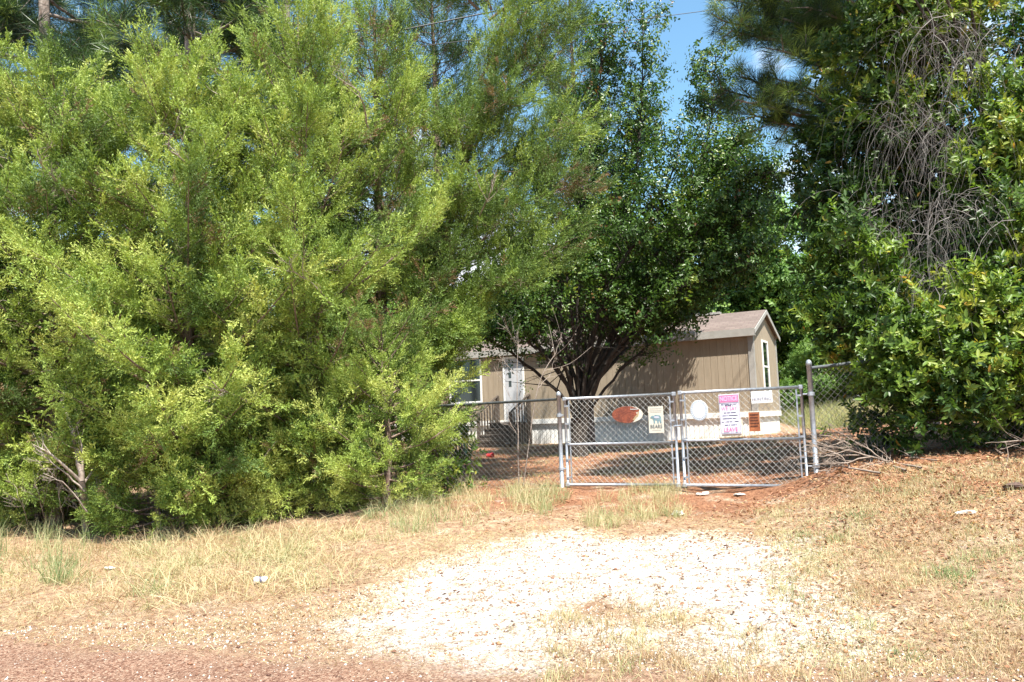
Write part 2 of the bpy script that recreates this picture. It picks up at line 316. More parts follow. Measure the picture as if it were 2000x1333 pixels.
# ------------------------------------------------------------------ trees
def cedar(name, label, x, y, h, rmax, seed, M=None, nl=110, t0=.04, dens=1.0, T=None, ps=.34, group=None, lean=(0, 0), bright=.5, bark=None, shape=.75, low=.06):
    global rng; rng = np.random.default_rng(seed); z0 = h1(x, y)
    t = empty(name, (x, y, z0)); tag(t, label, 'tree', group)
    trunk = curve([(0, 0, -.1), (lean[0]*.3+rng.normal(0, .05), lean[1]*.3, h*.35), (lean[0]*.7+rng.normal(0, .08), lean[1]*.7, h*.7), (lean[0], lean[1], h)], 5)
    paths = [(trunk, .03+h*.014, .012)]; pos, dr, vv = [], [], []
    for i in range(nl):
        f = t0+(.97-t0)*((i+rng.random())/nl)**.92; az = i*2.39996+rng.normal(0, .3)
        Rr = rmax*min(1, (f+low)/(low+.32))**.8*(1-f)**shape*1.12*rng.uniform(.6, 1.22)+.2
        o = np.array([np.interp(f*h, trunk[:, 2], trunk[:, 0]), np.interp(f*h, trunk[:, 2], trunk[:, 1]), f*h])
        out = np.array([math.cos(az), math.sin(az), 0]); rise = (.08+.95*f)*rng.uniform(.3, 1.5)
        e = o+out*Rr+np.array([0, 0, Rr*rise]); mid = (o+e)/2+np.array([0, 0, -.10*Rr])
        P_ = curve([o, mid, e], 4); paths.append((P_, .010+.011*Rr*(1.2-f), .004)); lv = bright+rng.normal(0, .13)
        n = int(max(3, Rr*9*dens))
        for q in range(n):
            u = .22+.78*((q+rng.random())/n); idx = u*(len(P_)-1); i0 = min(int(idx), len(P_)-2); c = P_[i0]+(P_[i0+1]-P_[i0])*(idx-i0)
            axis_ = unit(P_[i0+1]-P_[i0]); sd_ = unit(np.cross(axis_, [0, 0, 1]))*rng.choice([-1, 1])
            bd = unit(axis_*.7+sd_*rng.uniform(.3, 1)+np.array([0, 0, rng.uniform(0, .7)])); bl = (.45-.22*u)*rng.uniform(.5, 1.3)*min(1, Rr/.9)
            m = 4 if bl > .22 else 2
            for r_ in range(m):
                pos.append(c+bd*bl*(r_+.3)/m+rng.normal(0, .03, 3)); dr.append(bd+axis_*.3+np.array([0, 0, -.25+.9*f])+rng.normal(0, .5, 3)); vv.append(lv+rng.normal(0, .09)+.12*(r_/m))
            if bl > .25: paths.append((np.array([c, c+bd*bl*.5, c+bd*bl]), .005, .002))
        pos.append(e); dr.append(unit(P_[-1]-P_[-2])+np.array([0, 0, .4])); vv.append(lv+.1)
    if h > 3:
        tw = []
        for q in range(170):
            c = pos[rng.integers(0, len(pos))]; d = unit(c-np.array([0, 0, c[2]-.1])+rng.normal(0, .5, 3)); d[2] += rng.uniform(-.4, .5); c = c-d*.15; l_ = rng.uniform(.15, .55); tw.append((curve([c, c+d*l_*.5+rng.normal(0, .03, 3), c+d*l_+rng.normal(0, .08, 3)], 3), rng.uniform(.003, .007), .0015))
        Vt, Qt = chain(tw, 3); link('dead_twigs', qmesh('dead_twigs', Vt, Qt), M_twig, t)
    V, Q, v_ = scatter(T or T_CED, np.array(pos), np.array(dr), rng.uniform(.6, 1.35, len(pos))*ps, np.clip(np.array(vv)+rng.choice([0, -.5], len(vv), p=[.94, .06]), 0, 1))
    link('crown', qmesh('crown', V, Q, v_), M or M_cedar, t)
    V, Q = chain(paths, 5); link('trunk', qmesh('trunk', V, Q, smooth=True), bark or M_bark, t)
    return t, len(pos)
def stems_tree(name, label, base, stems, T, M, bark, n_br, br_len, leaf_sc, seed, r0=.14, group=None, start=.35, leafstep=.075, up=.5, bright=.5, vmax=.99, cat='tree', extra=None):
    """stems: world polylines; side branches grow off them, twigs with leaves off those"""
    global rng; rng = np.random.default_rng(seed); base = np.array(base, float)
    t = empty(name, base); tag(t, label, cat, group); paths, pos, dr, vv = [], [], [], []
    for st in stems:
        P_ = curve(np.array(st)-base, 7, .015); Ls = np.linalg.norm(P_[-1]-P_[0]); paths.append((P_, r0*rng.uniform(.6, 1), .012)); n = int(n_br*Ls)
        for q in range(n):
            u = start+(1-start)*rng.random()**.8; idx = u*(len(P_)-1); i0 = min(int(idx), len(P_)-2); c = P_[i0]+(P_[i0+1]-P_[i0])*(idx-i0); ax = unit(P_[i0+1]-P_[i0])
            d = unit(unit(rng.normal(size=3)*[1, 1, .4])+ax*.5+np.array([0, 0, up])); ln = br_len*rng.uniform(.4, 1.2)*(1.12-.62*u)
            B_ = curve([c, c+d*ln*.5+rng.normal(0, .05, 3), c+d*ln+np.array([0, 0, -.05*ln])], 3); paths.append((B_, .007+.008*ln, .003)); lv = bright+rng.normal(0, .15)
            m = int(ln/leafstep)
            for r_ in range(m):
                s_ = .15+.85*(r_+rng.random())/m; c2 = c+(B_[-1]-c)*s_; d2 = unit(rng.normal(size=3)+d*.8); l2 = rng.uniform(.05, .34)*(1.2-.6*s_)
                pos.append(c2+d2*l2); dr.append(d2+rng.normal(0, .3, 3)); vv.append(lv+rng.normal(0, .13))
                if l2 > .18 and rng.random() < .5: paths.append((np.array([c2, c2+d2*l2]), .003, .002))
    pos, dr, vv = np.array(pos), np.array(dr), np.array(vv); rad = np.hypot(pos[:, 0], pos[:, 1]); k = pos[:, 2] > 1.85+2.6*np.exp(-(rad/1.3)**2)+rng.normal(0, .25, len(pos)); k |= rng.random(len(pos)) < .04; pos, dr, vv = pos[k], dr[k], vv[k]
    V, Q, v_ = scatter(T, pos, dr, rng.uniform(.75, 1.2, len(pos))*leaf_sc, np.clip(vv, .06, vmax))
    nv = 6; lf = rng.normal(0, .09, len(v_)//nv).repeat(nv); v_ = np.clip(v_+lf, 0, 1)
    link('crown', qmesh('crown', V, Q, v_), M, t)
    V, Q = chain(paths, 6); link('trunk', qmesh('trunk', V, Q, smooth=True), bark, t)
    return t, len(pos)
cnt = {}
# the wall of cedars on the left: (px of trunk, Y, height, radius, seed, label)
CG = 'red cedars along the left of the drive'
for (px, Yd, h, rm, seed, br, lab) in [
    (-170, 11.0, 5.6, 1.9, 21, .50, 'leftmost cedar, low crown running off the left edge of the picture'),
    (110, 10.9, 6.1, 2.0, 22, .56, 'second cedar from the left, leaning pointed top with pines behind it'),
    (360, 10.8, 6.2, 2.1, 23, .66, 'yellow green cedar in the middle of the left hedge, brightest and fullest crown'),
    (585, 11.2, 7.2, 1.8, 24, .58, 'tall cedar just left of the small gap of sky near the top'),
    (742, 12.3, 7.8, 1.4, 25, .48, 'cedar nearest the house window with a reddish trunk showing between its boughs')]:
    X_ = (px-1000)/FPX*Yd; cnt[px] = cedar('cedar_tree', lab, X_, Yd, h, rm, seed, bright=br, nl=138, group=CG, t0=.06)[1]
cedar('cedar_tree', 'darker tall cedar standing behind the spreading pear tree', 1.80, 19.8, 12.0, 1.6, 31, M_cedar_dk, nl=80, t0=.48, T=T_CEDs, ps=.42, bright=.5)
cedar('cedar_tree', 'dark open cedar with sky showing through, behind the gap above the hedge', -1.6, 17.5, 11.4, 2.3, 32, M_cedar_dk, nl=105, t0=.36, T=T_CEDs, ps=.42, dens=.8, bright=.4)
# small cedars at the hedge foot
YG = 'young cedars at the foot of the hedge'
for (px, py, h, rm, seed, lab) in [
    (45, 1030, .95, .6, 46, 'shaded young cedar at the far left, left of the grey leaning trunk'),
    (290, 1050, 1.55, .75, 41, 'low young cedar spreading over the dry grass beside the grey leaning trunk'),
    (400, 1045, 1.1, .5, 45, 'young cedar squeezed between the spreading one and the smallest one'),
    (520, 1020, .75, .45, 42, 'smallest bright young cedar between two larger ones at the hedge foot'),
    (620, 1008, 1.8, .72, 43, 'bushy young cedar with yellow green tips left of the tallest young one'),
    (742, 995, 2.3, .75, 44, 'tallest young cedar, bright green, at the right end of the hedge foot')]:
    g = G(px, py); cedar('young_cedar', lab, g[0], g[1]+.35, h, rm, seed, nl=48, ps=.27, dens=1.5, bright=.68, group=YG, t0=.02, low=.3)
# a side bough reaching over towards the pear tree
t = empty('cedar_tree', (*W(845, 900, 12.8)[:2], h1(W(845, 900, 12.8)[0], 12.8))); b0 = np.array(t.location)
tag(t, 'slender cedar whose boughs reach right in front of the pear tree', 'tree', CG)
rng = np.random.default_rng(51); paths = []; pos = []; dr = []; vv = []
tr = curve([(0, 0, -.1), W(848, 650, 12.8)-b0, W(885, 400, 12.8)-b0, W(960, 150, 12.9)-b0, W(1000, -60, 13)-b0], 6); paths.append((tr, .09, .03))
for (ox, oy, ex, ey, Ye, rr) in [(925,560,1090,480,11.9,.42),(930,500,1010,400,11.8,.4),(930,540,1020,545,11.7,.38),(935,420,1150,350,12.0,.5),(940,400,1060,300,12.2,.5),(950,300,1120,240,12.3,.55),(955,200,1080,120,12.4,.55),
                                 (960,150,1100,40,12.6,.55),(930,450,900,360,11.9,.45),(940,300,890,230,12,.5),(900,560,870,480,12,.4),(960,120,1030,20,12.4,.5),(935,480,1120,440,12.1,.35),(950,250,1000,190,12.0,.5),(900,640,830,560,12,.4),(900,600,905,640,12,.25),(920,650,880,650,12,.4),(900,720,850,700,12.1,.35),(930,640,925,600,12.3,.3),(980,0,1120,-80,12.6,.6),(990,-40,1180,-140,12.4,.6),(985,-20,900,-120,12.6,.6),(1000,-60,1090,-220,12.6,.7),(960,-20,840,-60,12.6,.5)]:  # boughs above the top edge are unseen, added to shade the yard
    ox -= 45 if oy > 350 else 25; a_ = W(ox, oy+40, 12.8)-b0; e_ = W(ex, ey, Ye)-b0; B_ = curve([a_, (a_+e_)/2+[0, 0, .05], e_], 5); paths.append((B_, .025, .006)); lv = .48+rng.normal(0, .1)
    for q in range(int(150*rr/.45)):
        u = rng.random()**.6; c = a_+(e_-a_)*u; o = unit(rng.normal(size=3))*[1.2, 1.2, .75]*rr*rng.uniform(.3, 1)*(.35+.65*u); pos.append(c+o); dr.append(o*1.2+(e_-a_)*.25+[0, 0, .3]+rng.normal(0, .15, 3)); vv.append(lv+rng.normal(0, .1))
        if q % 3 == 0: paths.append((np.array([c, c+o]), .005, .002))
V, Q, v_ = scatter(T_CED, np.array(pos), np.array(dr), rng.uniform(.25, .42, len(pos)), np.clip(vv, 0, 1)); link('crown', qmesh('crown', V, Q, v_), M_cedar, t)
V, Q = chain(paths, 6); link('trunk', qmesh('trunk', V, Q, smooth=True), M_bark, t)
# the multi-stemmed pear tree in front of the house
pb = W(1132, 880, 18.0); pb[2] = h1(pb[0], pb[1]); PY = pb[1]
def S(*pts): return [pb+[rnd.uniform(-.1, .1), rnd.uniform(-.1, .1), -.05]]+[W(a, b, PY+c) for a, b, c in pts]
rnd = random.Random(3)
pear = [S((1125,790,0),(1095,700,-.5),(1020,610,-1.0),(945,560,-1.4)), S((1133,760,0),(1128,600,.1),(1140,400,.2),(1165,200,.2),(1185,40,.1)), S((1140,770,0),(1175,650,.3),(1225,480,.4),(1250,250,.3),(1256,20,.3)),
        S((1150,780,-.1),(1220,660,-.6),(1320,570,-1.2),(1420,530,-1.6)), S((1145,770,.1),(1240,620,.8),(1330,450,1.2),(1385,260,1.2),(1398,110,1.0)), S((1120,770,.1),(1065,620,.7),(1040,470,1.0),(1055,320,1.0)),
        S((1110,790,-.1),(1010,700,-.4),(930,650,-1.0)), S((1155,760,0),(1270,610,.5),(1420,470,-.5),(1490,370,-1.0)), S((1140,750,-.1),(1190,560,-.8),(1290,400,-1.2),(1330,280,-1.0)),
        S((1128,740,-.2),(1110,560,-.9),(1090,420,-1.1)), S((1150,770,.2),(1260,640,1.6),(1310,540,2.8),(1340,460,3.2)), S((1130,730,.3),(1150,550,1.6),(1210,380,2.2),(1270,200,1.8)),
        S((1160,790,.1),(1260,680,-.1),(1370,600,-.6)), S((1115,770,.2),(1040,660,1.4),(960,590,2.0)), S((1150,760,.3),(1220,620,2.0),(1270,520,3.4),(1310,430,3.9)), S((1135,750,.3),(1160,600,2.2),(1180,480,3.6)), S((1120,760,.2),(1090,620,2.0),(1040,520,3.4)), S((1150,760,.3),(1240,660,2.2),(1310,590,3.6),(1350,560,4.2)), S((1140,760,.3),(1190,640,2.4),(1230,560,4.4)),
        S((1128,770,.2),(1100,650,.4),(1095,520,.6)), S((1138,770,-.2),(1165,620,-.5),(1200,470,-.6)), S((1143,770,0),(1200,660,-.3),(1265,560,-.5)), S((1120,775,-.1),(1060,690,-.5),(985,640,-1.3)),
        S((1160,740,0),(1290,560,-.6),(1400,420,-1.2),(1480,440,-1.6)), S((1155,740,0),(1270,520,-.4),(1380,350,-.8),(1450,270,-1.0)), S((1170,740,-.2),(1300,600,-.9),(1420,510,-1.4),(1490,490,-1.8)), S((1160,740,-.1),(1330,520,-.8),(1430,370,-1.3),(1515,340,-1.6))]
cnt['pear'] = stems_tree('pear_tree', 'broad dark green tree with many stems fanning from one trunk in front of the house', pb, pear, T_PEAR, M_pear, M_barkd, 10.5, 1.2, 1.12, 61, r0=.078, start=.42, leafstep=.062, up=.35)[1]
t_pear = bpy.data.objects['pear_tree']; mb = MB(); mb.tube(curve([(0, 0, -.15), (-.02, 0, .3), (0, 0, .85)], 4), np.linspace(.22, .17, 9), 12); mb.build('bole', M_barkd, t_pear, smooth=True)
# the big glossy evergreen on the right
rb = G(1880, 905); rb[1] += 2.3; rb[0] += 2.0; rb[2] = h1(rb[0], rb[1])
def blob_tree(name, label, base, blobs, T, M, bark, sc_, seed, dens, bright=.5, cat='tree', group=None, trunk_r=.13, vmax=1.0, nv=6):
    global rng; rng = np.random.default_rng(seed); base = np.array(base, float); t = empty(name, base); tag(t, label, cat, group); pos, dr, vv, paths = [], [], [], []
    top = max(b[0][2] for b in blobs); trk = curve([(0, 0, -.1), (.1, 0, (top-base[2])*.4), (0, .1, (top-base[2])*.9)], 6, .01); paths.append((trk, trunk_r, .04))
    for c, r_, br in blobs:
        c = np.array(c)-base; r3 = np.array(r_) if np.ndim(r_) else np.array([r_, r_, r_*.85]); n = int(dens*(r3.mean()**2)*100)
        o = trk[int(min(.95, max(.1, (c[2]*.7)/(top-base[2])))*(len(trk)-1))]; paths.append((curve([o, (o+c)/2+[0, 0, -.1], c], 4), .024, .008))
        # small bunches; light and dark leaf tones put shadow pockets into the colour
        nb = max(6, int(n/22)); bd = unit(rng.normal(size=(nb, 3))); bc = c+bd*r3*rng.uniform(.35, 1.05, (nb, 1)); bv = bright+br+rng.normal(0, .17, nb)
        for q in range(nb): paths.append((np.array([c, (c+bc[q])/2+rng.normal(0, .04, 3), bc[q]]), .008, .003))
        k_ = rng.integers(0, nb, n); off = rng.normal(0, 1, (n, 3))*(.10+.085*r3.mean()); pos.append(bc[k_]+off); dr.append(bd[k_]*.8+off*2.5+[0, 0, .45]+rng.normal(0, .25, (n, 3))); vv.append(bv[k_]+rng.normal(0, .10, n))
    pos, dr, vv = np.vstack(pos), np.vstack(dr), np.concatenate(vv)
    V, Q, v_ = scatter(T, pos, dr, rng.uniform(.75, 1.25, len(pos))*sc_, np.clip(vv, 0, .9)); v_ = np.clip(v_+rng.normal(0, .06, len(v_)//nv).repeat(nv), 0, .96)
    odd = (rng.random(len(v_)//nv) < .006).repeat(nv); v_[odd] = vmax
    link('crown', qmesh('crown', V, Q, v_), M, t); V, Q = chain(paths, 5); link('trunk', qmesh('trunk', V, Q, smooth=True), bark, t); return t, len(pos)
B = lambda px, py, Y, r, br=0: (W(px, py, Y), r, br)  # br puts light in the leaf colour: sunlit blobs lighter, hollow ones darker
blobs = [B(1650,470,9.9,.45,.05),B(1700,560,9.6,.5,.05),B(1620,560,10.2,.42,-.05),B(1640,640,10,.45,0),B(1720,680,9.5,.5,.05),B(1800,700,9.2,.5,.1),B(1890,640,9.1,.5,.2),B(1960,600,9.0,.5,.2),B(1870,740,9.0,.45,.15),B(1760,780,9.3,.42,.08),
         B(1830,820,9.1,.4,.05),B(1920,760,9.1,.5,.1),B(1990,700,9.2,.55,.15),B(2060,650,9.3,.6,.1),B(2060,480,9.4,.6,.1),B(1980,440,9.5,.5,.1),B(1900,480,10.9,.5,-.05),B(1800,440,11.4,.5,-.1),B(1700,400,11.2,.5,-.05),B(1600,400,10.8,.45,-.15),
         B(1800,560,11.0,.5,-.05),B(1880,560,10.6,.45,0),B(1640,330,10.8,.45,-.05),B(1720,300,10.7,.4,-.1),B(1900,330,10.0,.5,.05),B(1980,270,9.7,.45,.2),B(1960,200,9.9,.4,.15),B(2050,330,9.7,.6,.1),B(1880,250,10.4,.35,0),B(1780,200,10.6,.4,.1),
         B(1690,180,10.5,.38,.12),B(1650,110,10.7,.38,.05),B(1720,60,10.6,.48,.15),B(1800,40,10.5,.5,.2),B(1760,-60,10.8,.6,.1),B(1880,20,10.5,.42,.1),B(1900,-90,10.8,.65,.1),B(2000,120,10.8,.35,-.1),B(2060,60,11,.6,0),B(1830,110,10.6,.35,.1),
         B(1700,630,10.6,.5,-.1),B(1850,640,10.4,.6,-.1),B(1980,840,9.8,.4,-.1),B(1720,850,9.9,.3,-.1),B(2050,800,9.6,.6,0),B(1650,250,11,.35,-.1),B(1900,400,11.2,.6,-.15),B(1830,330,11.6,.5,-.1),B(1850,430,11.4,.5,-.12),B(1790,330,11.6,.5,-.1),B(1850,200,10.6,.36,0),B(1830,520,11.2,.5,-.1),B(1870,120,10.6,.34,.05),B(1780,120,10.8,.35,0),B(1590,300,11.6,.3,-.15),B(1580,380,11.4,.26,-.15),((4.2,8.3,8.9),.7,0),((3.6,8.7,9.1),.6,0),((4.9,8.3,9.5),.8,0),((3.1,9.1,9.0),.5,0),((4.0,9.3,9.4),.8,0),((3.4,9.6,9.5),.6,0),((4.6,9.0,9.7),.7,0),((3.3,8.4,8.8),.45,0),((4.5,11.0,9.9),.9,0),((5.6,11.3,10.3),1.0,0),((3.8,10.8,9.3),.6,0),B(1740,300,11.5,.45,-.15),B(1750,200,11.5,.45,-.15),B(1760,420,11.2,.45,-.15),B(1800,250,11.3,.45,-.15),B(1740,130,11.4,.4,-.1),B(1755,70,10.4,.4,.1),B(1740,-10,10.4,.4,.1),B(2150,300,10.5,1.0,0),B(2150,600,10.0,1.0,0),B(2200,50,11,1.1,0)]  # high blobs given in world coordinates are unseen crown, added to shade the yard
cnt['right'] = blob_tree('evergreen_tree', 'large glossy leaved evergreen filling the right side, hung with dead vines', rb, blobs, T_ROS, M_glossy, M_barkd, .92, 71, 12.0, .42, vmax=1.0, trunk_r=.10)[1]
# dead hanging vines on it
rng = np.random.default_rng(77); paths = []
for (px, py, Yv, n, sp, ln) in [(1830,60,9.8,90,.65,1.4),(1770,230,9.9,80,.55,1.3),(1850,420,9.4,110,.6,1.1),(1710,420,9.7,50,.35,1.0),(1950,380,9.3,40,.5,1.1),(1900,120,10,60,.6,1.2),(1800,540,9.2,60,.5,.8),(1860,260,9.8,50,.5,1.2)]:
    c = W(px, py, Yv)
    for q in range(n):
        o = c+rng.normal(0, 1, 3)*[sp*.5, .2, .15]; d = unit(np.array([rng.normal(0, .9), rng.normal(0, .4), rng.normal(.1, .5)])); pts = [o]; m = 7; l_ = ln*rng.uniform(.4, 1.2)
        for s_ in range(m): d = unit(d+np.array([rng.normal(0, .3), rng.normal(0, .2), -.55])); pts.append(pts[-1]+d*l_/m)
        paths.append((np.array(pts), rng.uniform(.001, .0026) if rng.random() < .93 else .006, .0012))
vt = empty('hanging_vine', W(1830, 90, 9.9)); tag(vt, 'tangled dead grey vine stems hanging down the front of the glossy evergreen', 'vine'); b_ = np.array(vt.location)
V, Q = chain([(p_-b_, r1, r2) for p_, r1, r2 in paths], 3); link('stems', qmesh('stems', V, Q), mat('vine_stem', (.12, .105, .095), .9, col2=(.28, .255, .235), nscale=5), vt)
# pines
def pine(name, label, base, trunk, limbs, T, seed, tr, ns_=1.0, bright=.5, group=None, per=9, spread=.35):
    global rng; rng = np.random.default_rng(seed); base = np.array(base, float); t = empty(name, base); tag(t, label, 'tree', group)
    tk = curve(np.array(trunk)-base, 6); paths = [(tk, tr, tr*.6)]; pos, dr, vv = [], [], []
    for a_, e_ in limbs:
        a_ = np.array(a_)-base; e_ = np.array(e_)-base; L_ = np.linalg.norm(e_-a_); B_ = curve([a_, (a_+e_)/2+[0, 0, -.08*L_], e_], 5, .01); paths.append((B_, .02+.012*L_, .010))
        for q in range(per):
            u = 1-.65*(q/per)**1.3; idx = u*(len(B_)-1); i0 = min(int(idx), len(B_)-2); c = B_[i0]+(B_[i0+1]-B_[i0])*(idx-i0); d = unit(unit(e_-a_)*.6+unit(rng.normal(size=3))*.9+[0, 0, .35]); l_ = spread*rng.uniform(.3, 1.2)
            paths.append((np.array([c, c+d*l_]), .012, .007)); pos.append(c+d*l_); dr.append(d+[0, 0, .5]); vv.append(bright+rng.normal(0, .26))  # wide tone spread: bright tufts put sunlight into the needle colour
            pos.append(c+d*l_*.6+rng.normal(0, .05, 3)); dr.append(d+[0, 0, .3]); vv.append(bright+rng.normal(0, .26))
    V, Q, v_ = scatter(T, np.array(pos), np.array(dr), rng.uniform(.85, 1.15, len(pos))*ns_, np.clip(vv, 0, 1))
    link('crown', qmesh('crown', V, Q, v_), M_pine, t); V, Q = chain(paths, 7); link('trunk', qmesh('trunk', V, Q, smooth=True), M_barkp, t)
g = W(1820, 880, 13.6); g[2] = h1(g[0], 13.6); r2 = np.random.default_rng(5)
lim = [(W(1800, oy, 13.5), W(ex, ey, Y_)) for oy, ex, ey, Y_ in [(220,1560,175,11.8),(200,1440,195,12),(200,1410,175,12.4),(120,1530,100,11.6),(60,1430,60,12),(50,1410,40,12.4),(40,1500,30,12.2),(20,1580,15,11.6),(-20,1460,-15,12),(230,1510,240,12.4),(230,1470,225,12.6),(0,1620,-15,11.6),
   (260,1590,260,12.4),(80,1570,60,12.6),(60,1480,75,12.8),(30,1540,-10,12.6),(230,1450,150,12.8),(10,1425,0,12.9),(180,1500,150,12.9),(150,1600,130,12.4),(0,1520,10,13),(20,1470,25,13)]]
for q in range(22): a_ = np.array([g[0]-.1, 13.6, r2.uniform(8.5, 11.5)]); az = r2.uniform(0, 6.28); l_ = r2.uniform(1.0, 2.4); lim.append((a_, a_+np.array([math.cos(az)*l_, math.sin(az)*l_, r2.uniform(-.2, .8)])))  # high limbs above the frame, unseen, added to shade yard and house front
pine('pine_tree', 'pine with long needle tufts reaching in from the upper right against the sky', g, [g-[0, 0, .1], W(1810, 500, 13.6), W(1800, 100, 13.6), g+[0, 0, 12.5]], lim, T_PINE, 81, .15, 1.0, .42, per=13, spread=.32)
for i_, (px, Yp, lab) in enumerate([(88, 17.5, 'grey trunked pine behind the hedge at the far upper left'), (372, 16.5, 'pine with a pale straight trunk rising behind the middle of the hedge'), (-60, 20, 'dark pine at the very left edge, behind the other two'), (560, 22, 'most distant pine, mostly hidden behind the brightest cedar')]):
    g = W(px+30, 850, Yp); g[2] = h1(g[0], Yp); r2 = np.random.default_rng(90+i_); lim = []
    for q in range(46 if i_ < 3 else 20):
        s_ = r2.random(); py = 330-520*s_; a_ = W(px, py+60, Yp); az = r2.uniform(0, 6.28); l_ = r2.uniform(1.0, 2.9); lim.append((a_, a_+np.array([math.cos(az)*l_, math.sin(az)*l_, r2.uniform(-.1, .8)])))
    pine('pine_tree', lab, g, [g-[0, 0, .1], W(px+12, 500, Yp), W(px, 100, Yp), W(px-6, -260, Yp)], lim, T_PINEF, 92+i_, .17, 1.7, .3, group='pines behind the hedge', per=12, spread=.6)
# background woodland: built once per kind, then copied
WG = 'woodland trees behind the house'
def wood_proto(seed, h, r, label, x, y, s=1.0):
    r2 = np.random.default_rng(seed); z0 = h1(x, y); bl = []
    for q in range(20):
        f = r2.random(); az = r2.uniform(0, 6.28); rr = r*(1-abs(f-.45)*1.1)*r2.uniform(.3, 1); bl.append(((x+math.cos(az)*rr, y+math.sin(az)*rr, z0+h*(.12+.85*f)), r*r2.uniform(.3, .48), r2.normal(0, .1)))
    return blob_tree('woodland_tree', label, (x, y, z0), bl, T_WOOD, M_wood, M_barkd, s, seed, 6.0, .5, group=WG, trunk_r=.18, vmax=.9)[0]
pA = wood_proto(101, 8.5, 2.6, 'tall light green tree directly behind the right end of the house roof', 9.3, 31, 1.0)
pB = wood_proto(102, 6.0, 2.4, 'rounded green tree behind the house, just right of the end wall', 13.2, 29, .95)
def copy_tree(src, x, y, s, rz, label):
    c = src.copy(); COL.objects.link(c); c.location = (x, y, h1(x, y)-.05); c.scale = (s, s, s); c.rotation_euler = (0, 0, rz); c['label'] = label
    for ch in list(src.children):
        d = ch.copy(); COL.objects.link(d); d.parent = c
    return c
for i_, (src, x, y, s, lab) in enumerate([(pB, 15.5, 25, 1.0, 'nearest bushy tree right of the house, above the tall grass'), (pA, 14.5, 35, 1.1, 'tall tree behind the bushy ones right of the house'), (pA, 4.5, 36, 1.15, 'tall tree seen over the house roof through the pear tree'),
        (pB, 1.0, 33, 1.2, 'rounded tree seen left of the pear stems, over the roof'), (pA, -4.5, 37, 1.05, 'tall tree behind the left end of the house'), (pB, -7.5, 30, 1.2, 'rounded tree behind the hedge, left of the house'),
        (pB, -12, 27, 1.25, 'rounded tree showing through gaps low in the left hedge'), (pA, -16, 30, .9, 'tall tree behind the far left of the hedge'), (pB, 19, 30, 1.3, 'rounded tree behind the glossy evergreen at far right'), (pB, 11.5, 36, 1.2, 'rounded tree between the two tall trees over the roof ridge'),
        (pB, 11.2, 17.2, .62, 'dark bushy tree behind the glossy evergreen beside the fence'), (pB, 8.9, 13.6, .5, 'small dark tree right behind the fence under the evergreen'), (pB, -6.5, 17, .62, 'small tree filling the shade behind the left hedge'), (pB, -9.5, 15.5, .6, 'small tree filling the shade behind the far left of the hedge')]):
    copy_tree(src, x, y, s, i_*1.3, lab)
for i_, (x, y, s, lab) in enumerate([(13.5, 27, .45, 'low round bush at the back of the tall grass field'), (16.5, 24.5, .5, 'second low bush at the back of the tall grass, further right'), (11.6, 30.5, .5, 'low bush close behind the end wall of the house'), (10.4, 28.5, .42, 'low bush at the far corner of the house wall'), (13.0, 31, .5, 'low bush farther back beyond the field grass'), (19, 23, .5, 'third low bush, hidden behind the right gate post'), (-8.2, 13.6, .36, 'low shady bush under the left hedge behind the leaning trunk'), (-5.2, 13.8, .36, 'low shady bush under the middle of the hedge'), (-10.5, 13.8, .4, 'low shady bush under the far left of the hedge')]):
    copy_tree(pB, x, y, s, i_*1.9+.5, lab)
copy_tree(pB, -7.0, 12.9, .24, 2.2, 'lowest shady bush under the left hedge, just behind the leaning trunk')
# ------------------------------------------------------------------ house
HU = np.array([.8705, -.4922, 0]); HV = np.array([.4922, .8705, 0]); HA = np.array([6.66, 22.0, .82])
house = empty('mobile_home', HA, math.atan2(-.4922, .8705)); tag(house, 'tan single storey mobile home with mauve shingle roof and white skirting', 'house')
def onwall(px, py, end=False):       # picture position -> local (x or y, z) on the front or end wall
    r = ray(px, py); n_ = HU if end else HV; s_ = ((HA-CAM) @ n_)/(r @ n_); q = CAM+r*s_-HA; return (q @ (HV if end else HU), q[2])
HL, HD, ZS, ZE, ZR = 13.4, 3.1, .64, 2.97, 3.60
M_siding = mat('tan_siding', (.28, .225, .16), .75, col2=(.34, .275, .20), nscale=1.5, bump=.25, bscale=60, stretch=(6, 6, .8))
M_trim = mat('pale_trim', (.30, .285, .26), .6, col2=(.37, .355, .33), nscale=3)
M_white = mat('white_paint', (.72, .72, .70), .5, col2=(.80, .80, .78), nscale=4)
M_skirt = mat('white_skirting', (.68, .68, .66), .55, col2=(.80, .80, .78), nscale=3, stretch=(2, 2, .4))
M_glass = mat('dark_glass', (.012, .016, .018), .06, spec=.8)
M_deckw = mat('weathered_wood', (.05, .038, .03), .85, col2=(.11, .085, .065), nscale=8, stretch=(1, 1, 8), bump=.4)
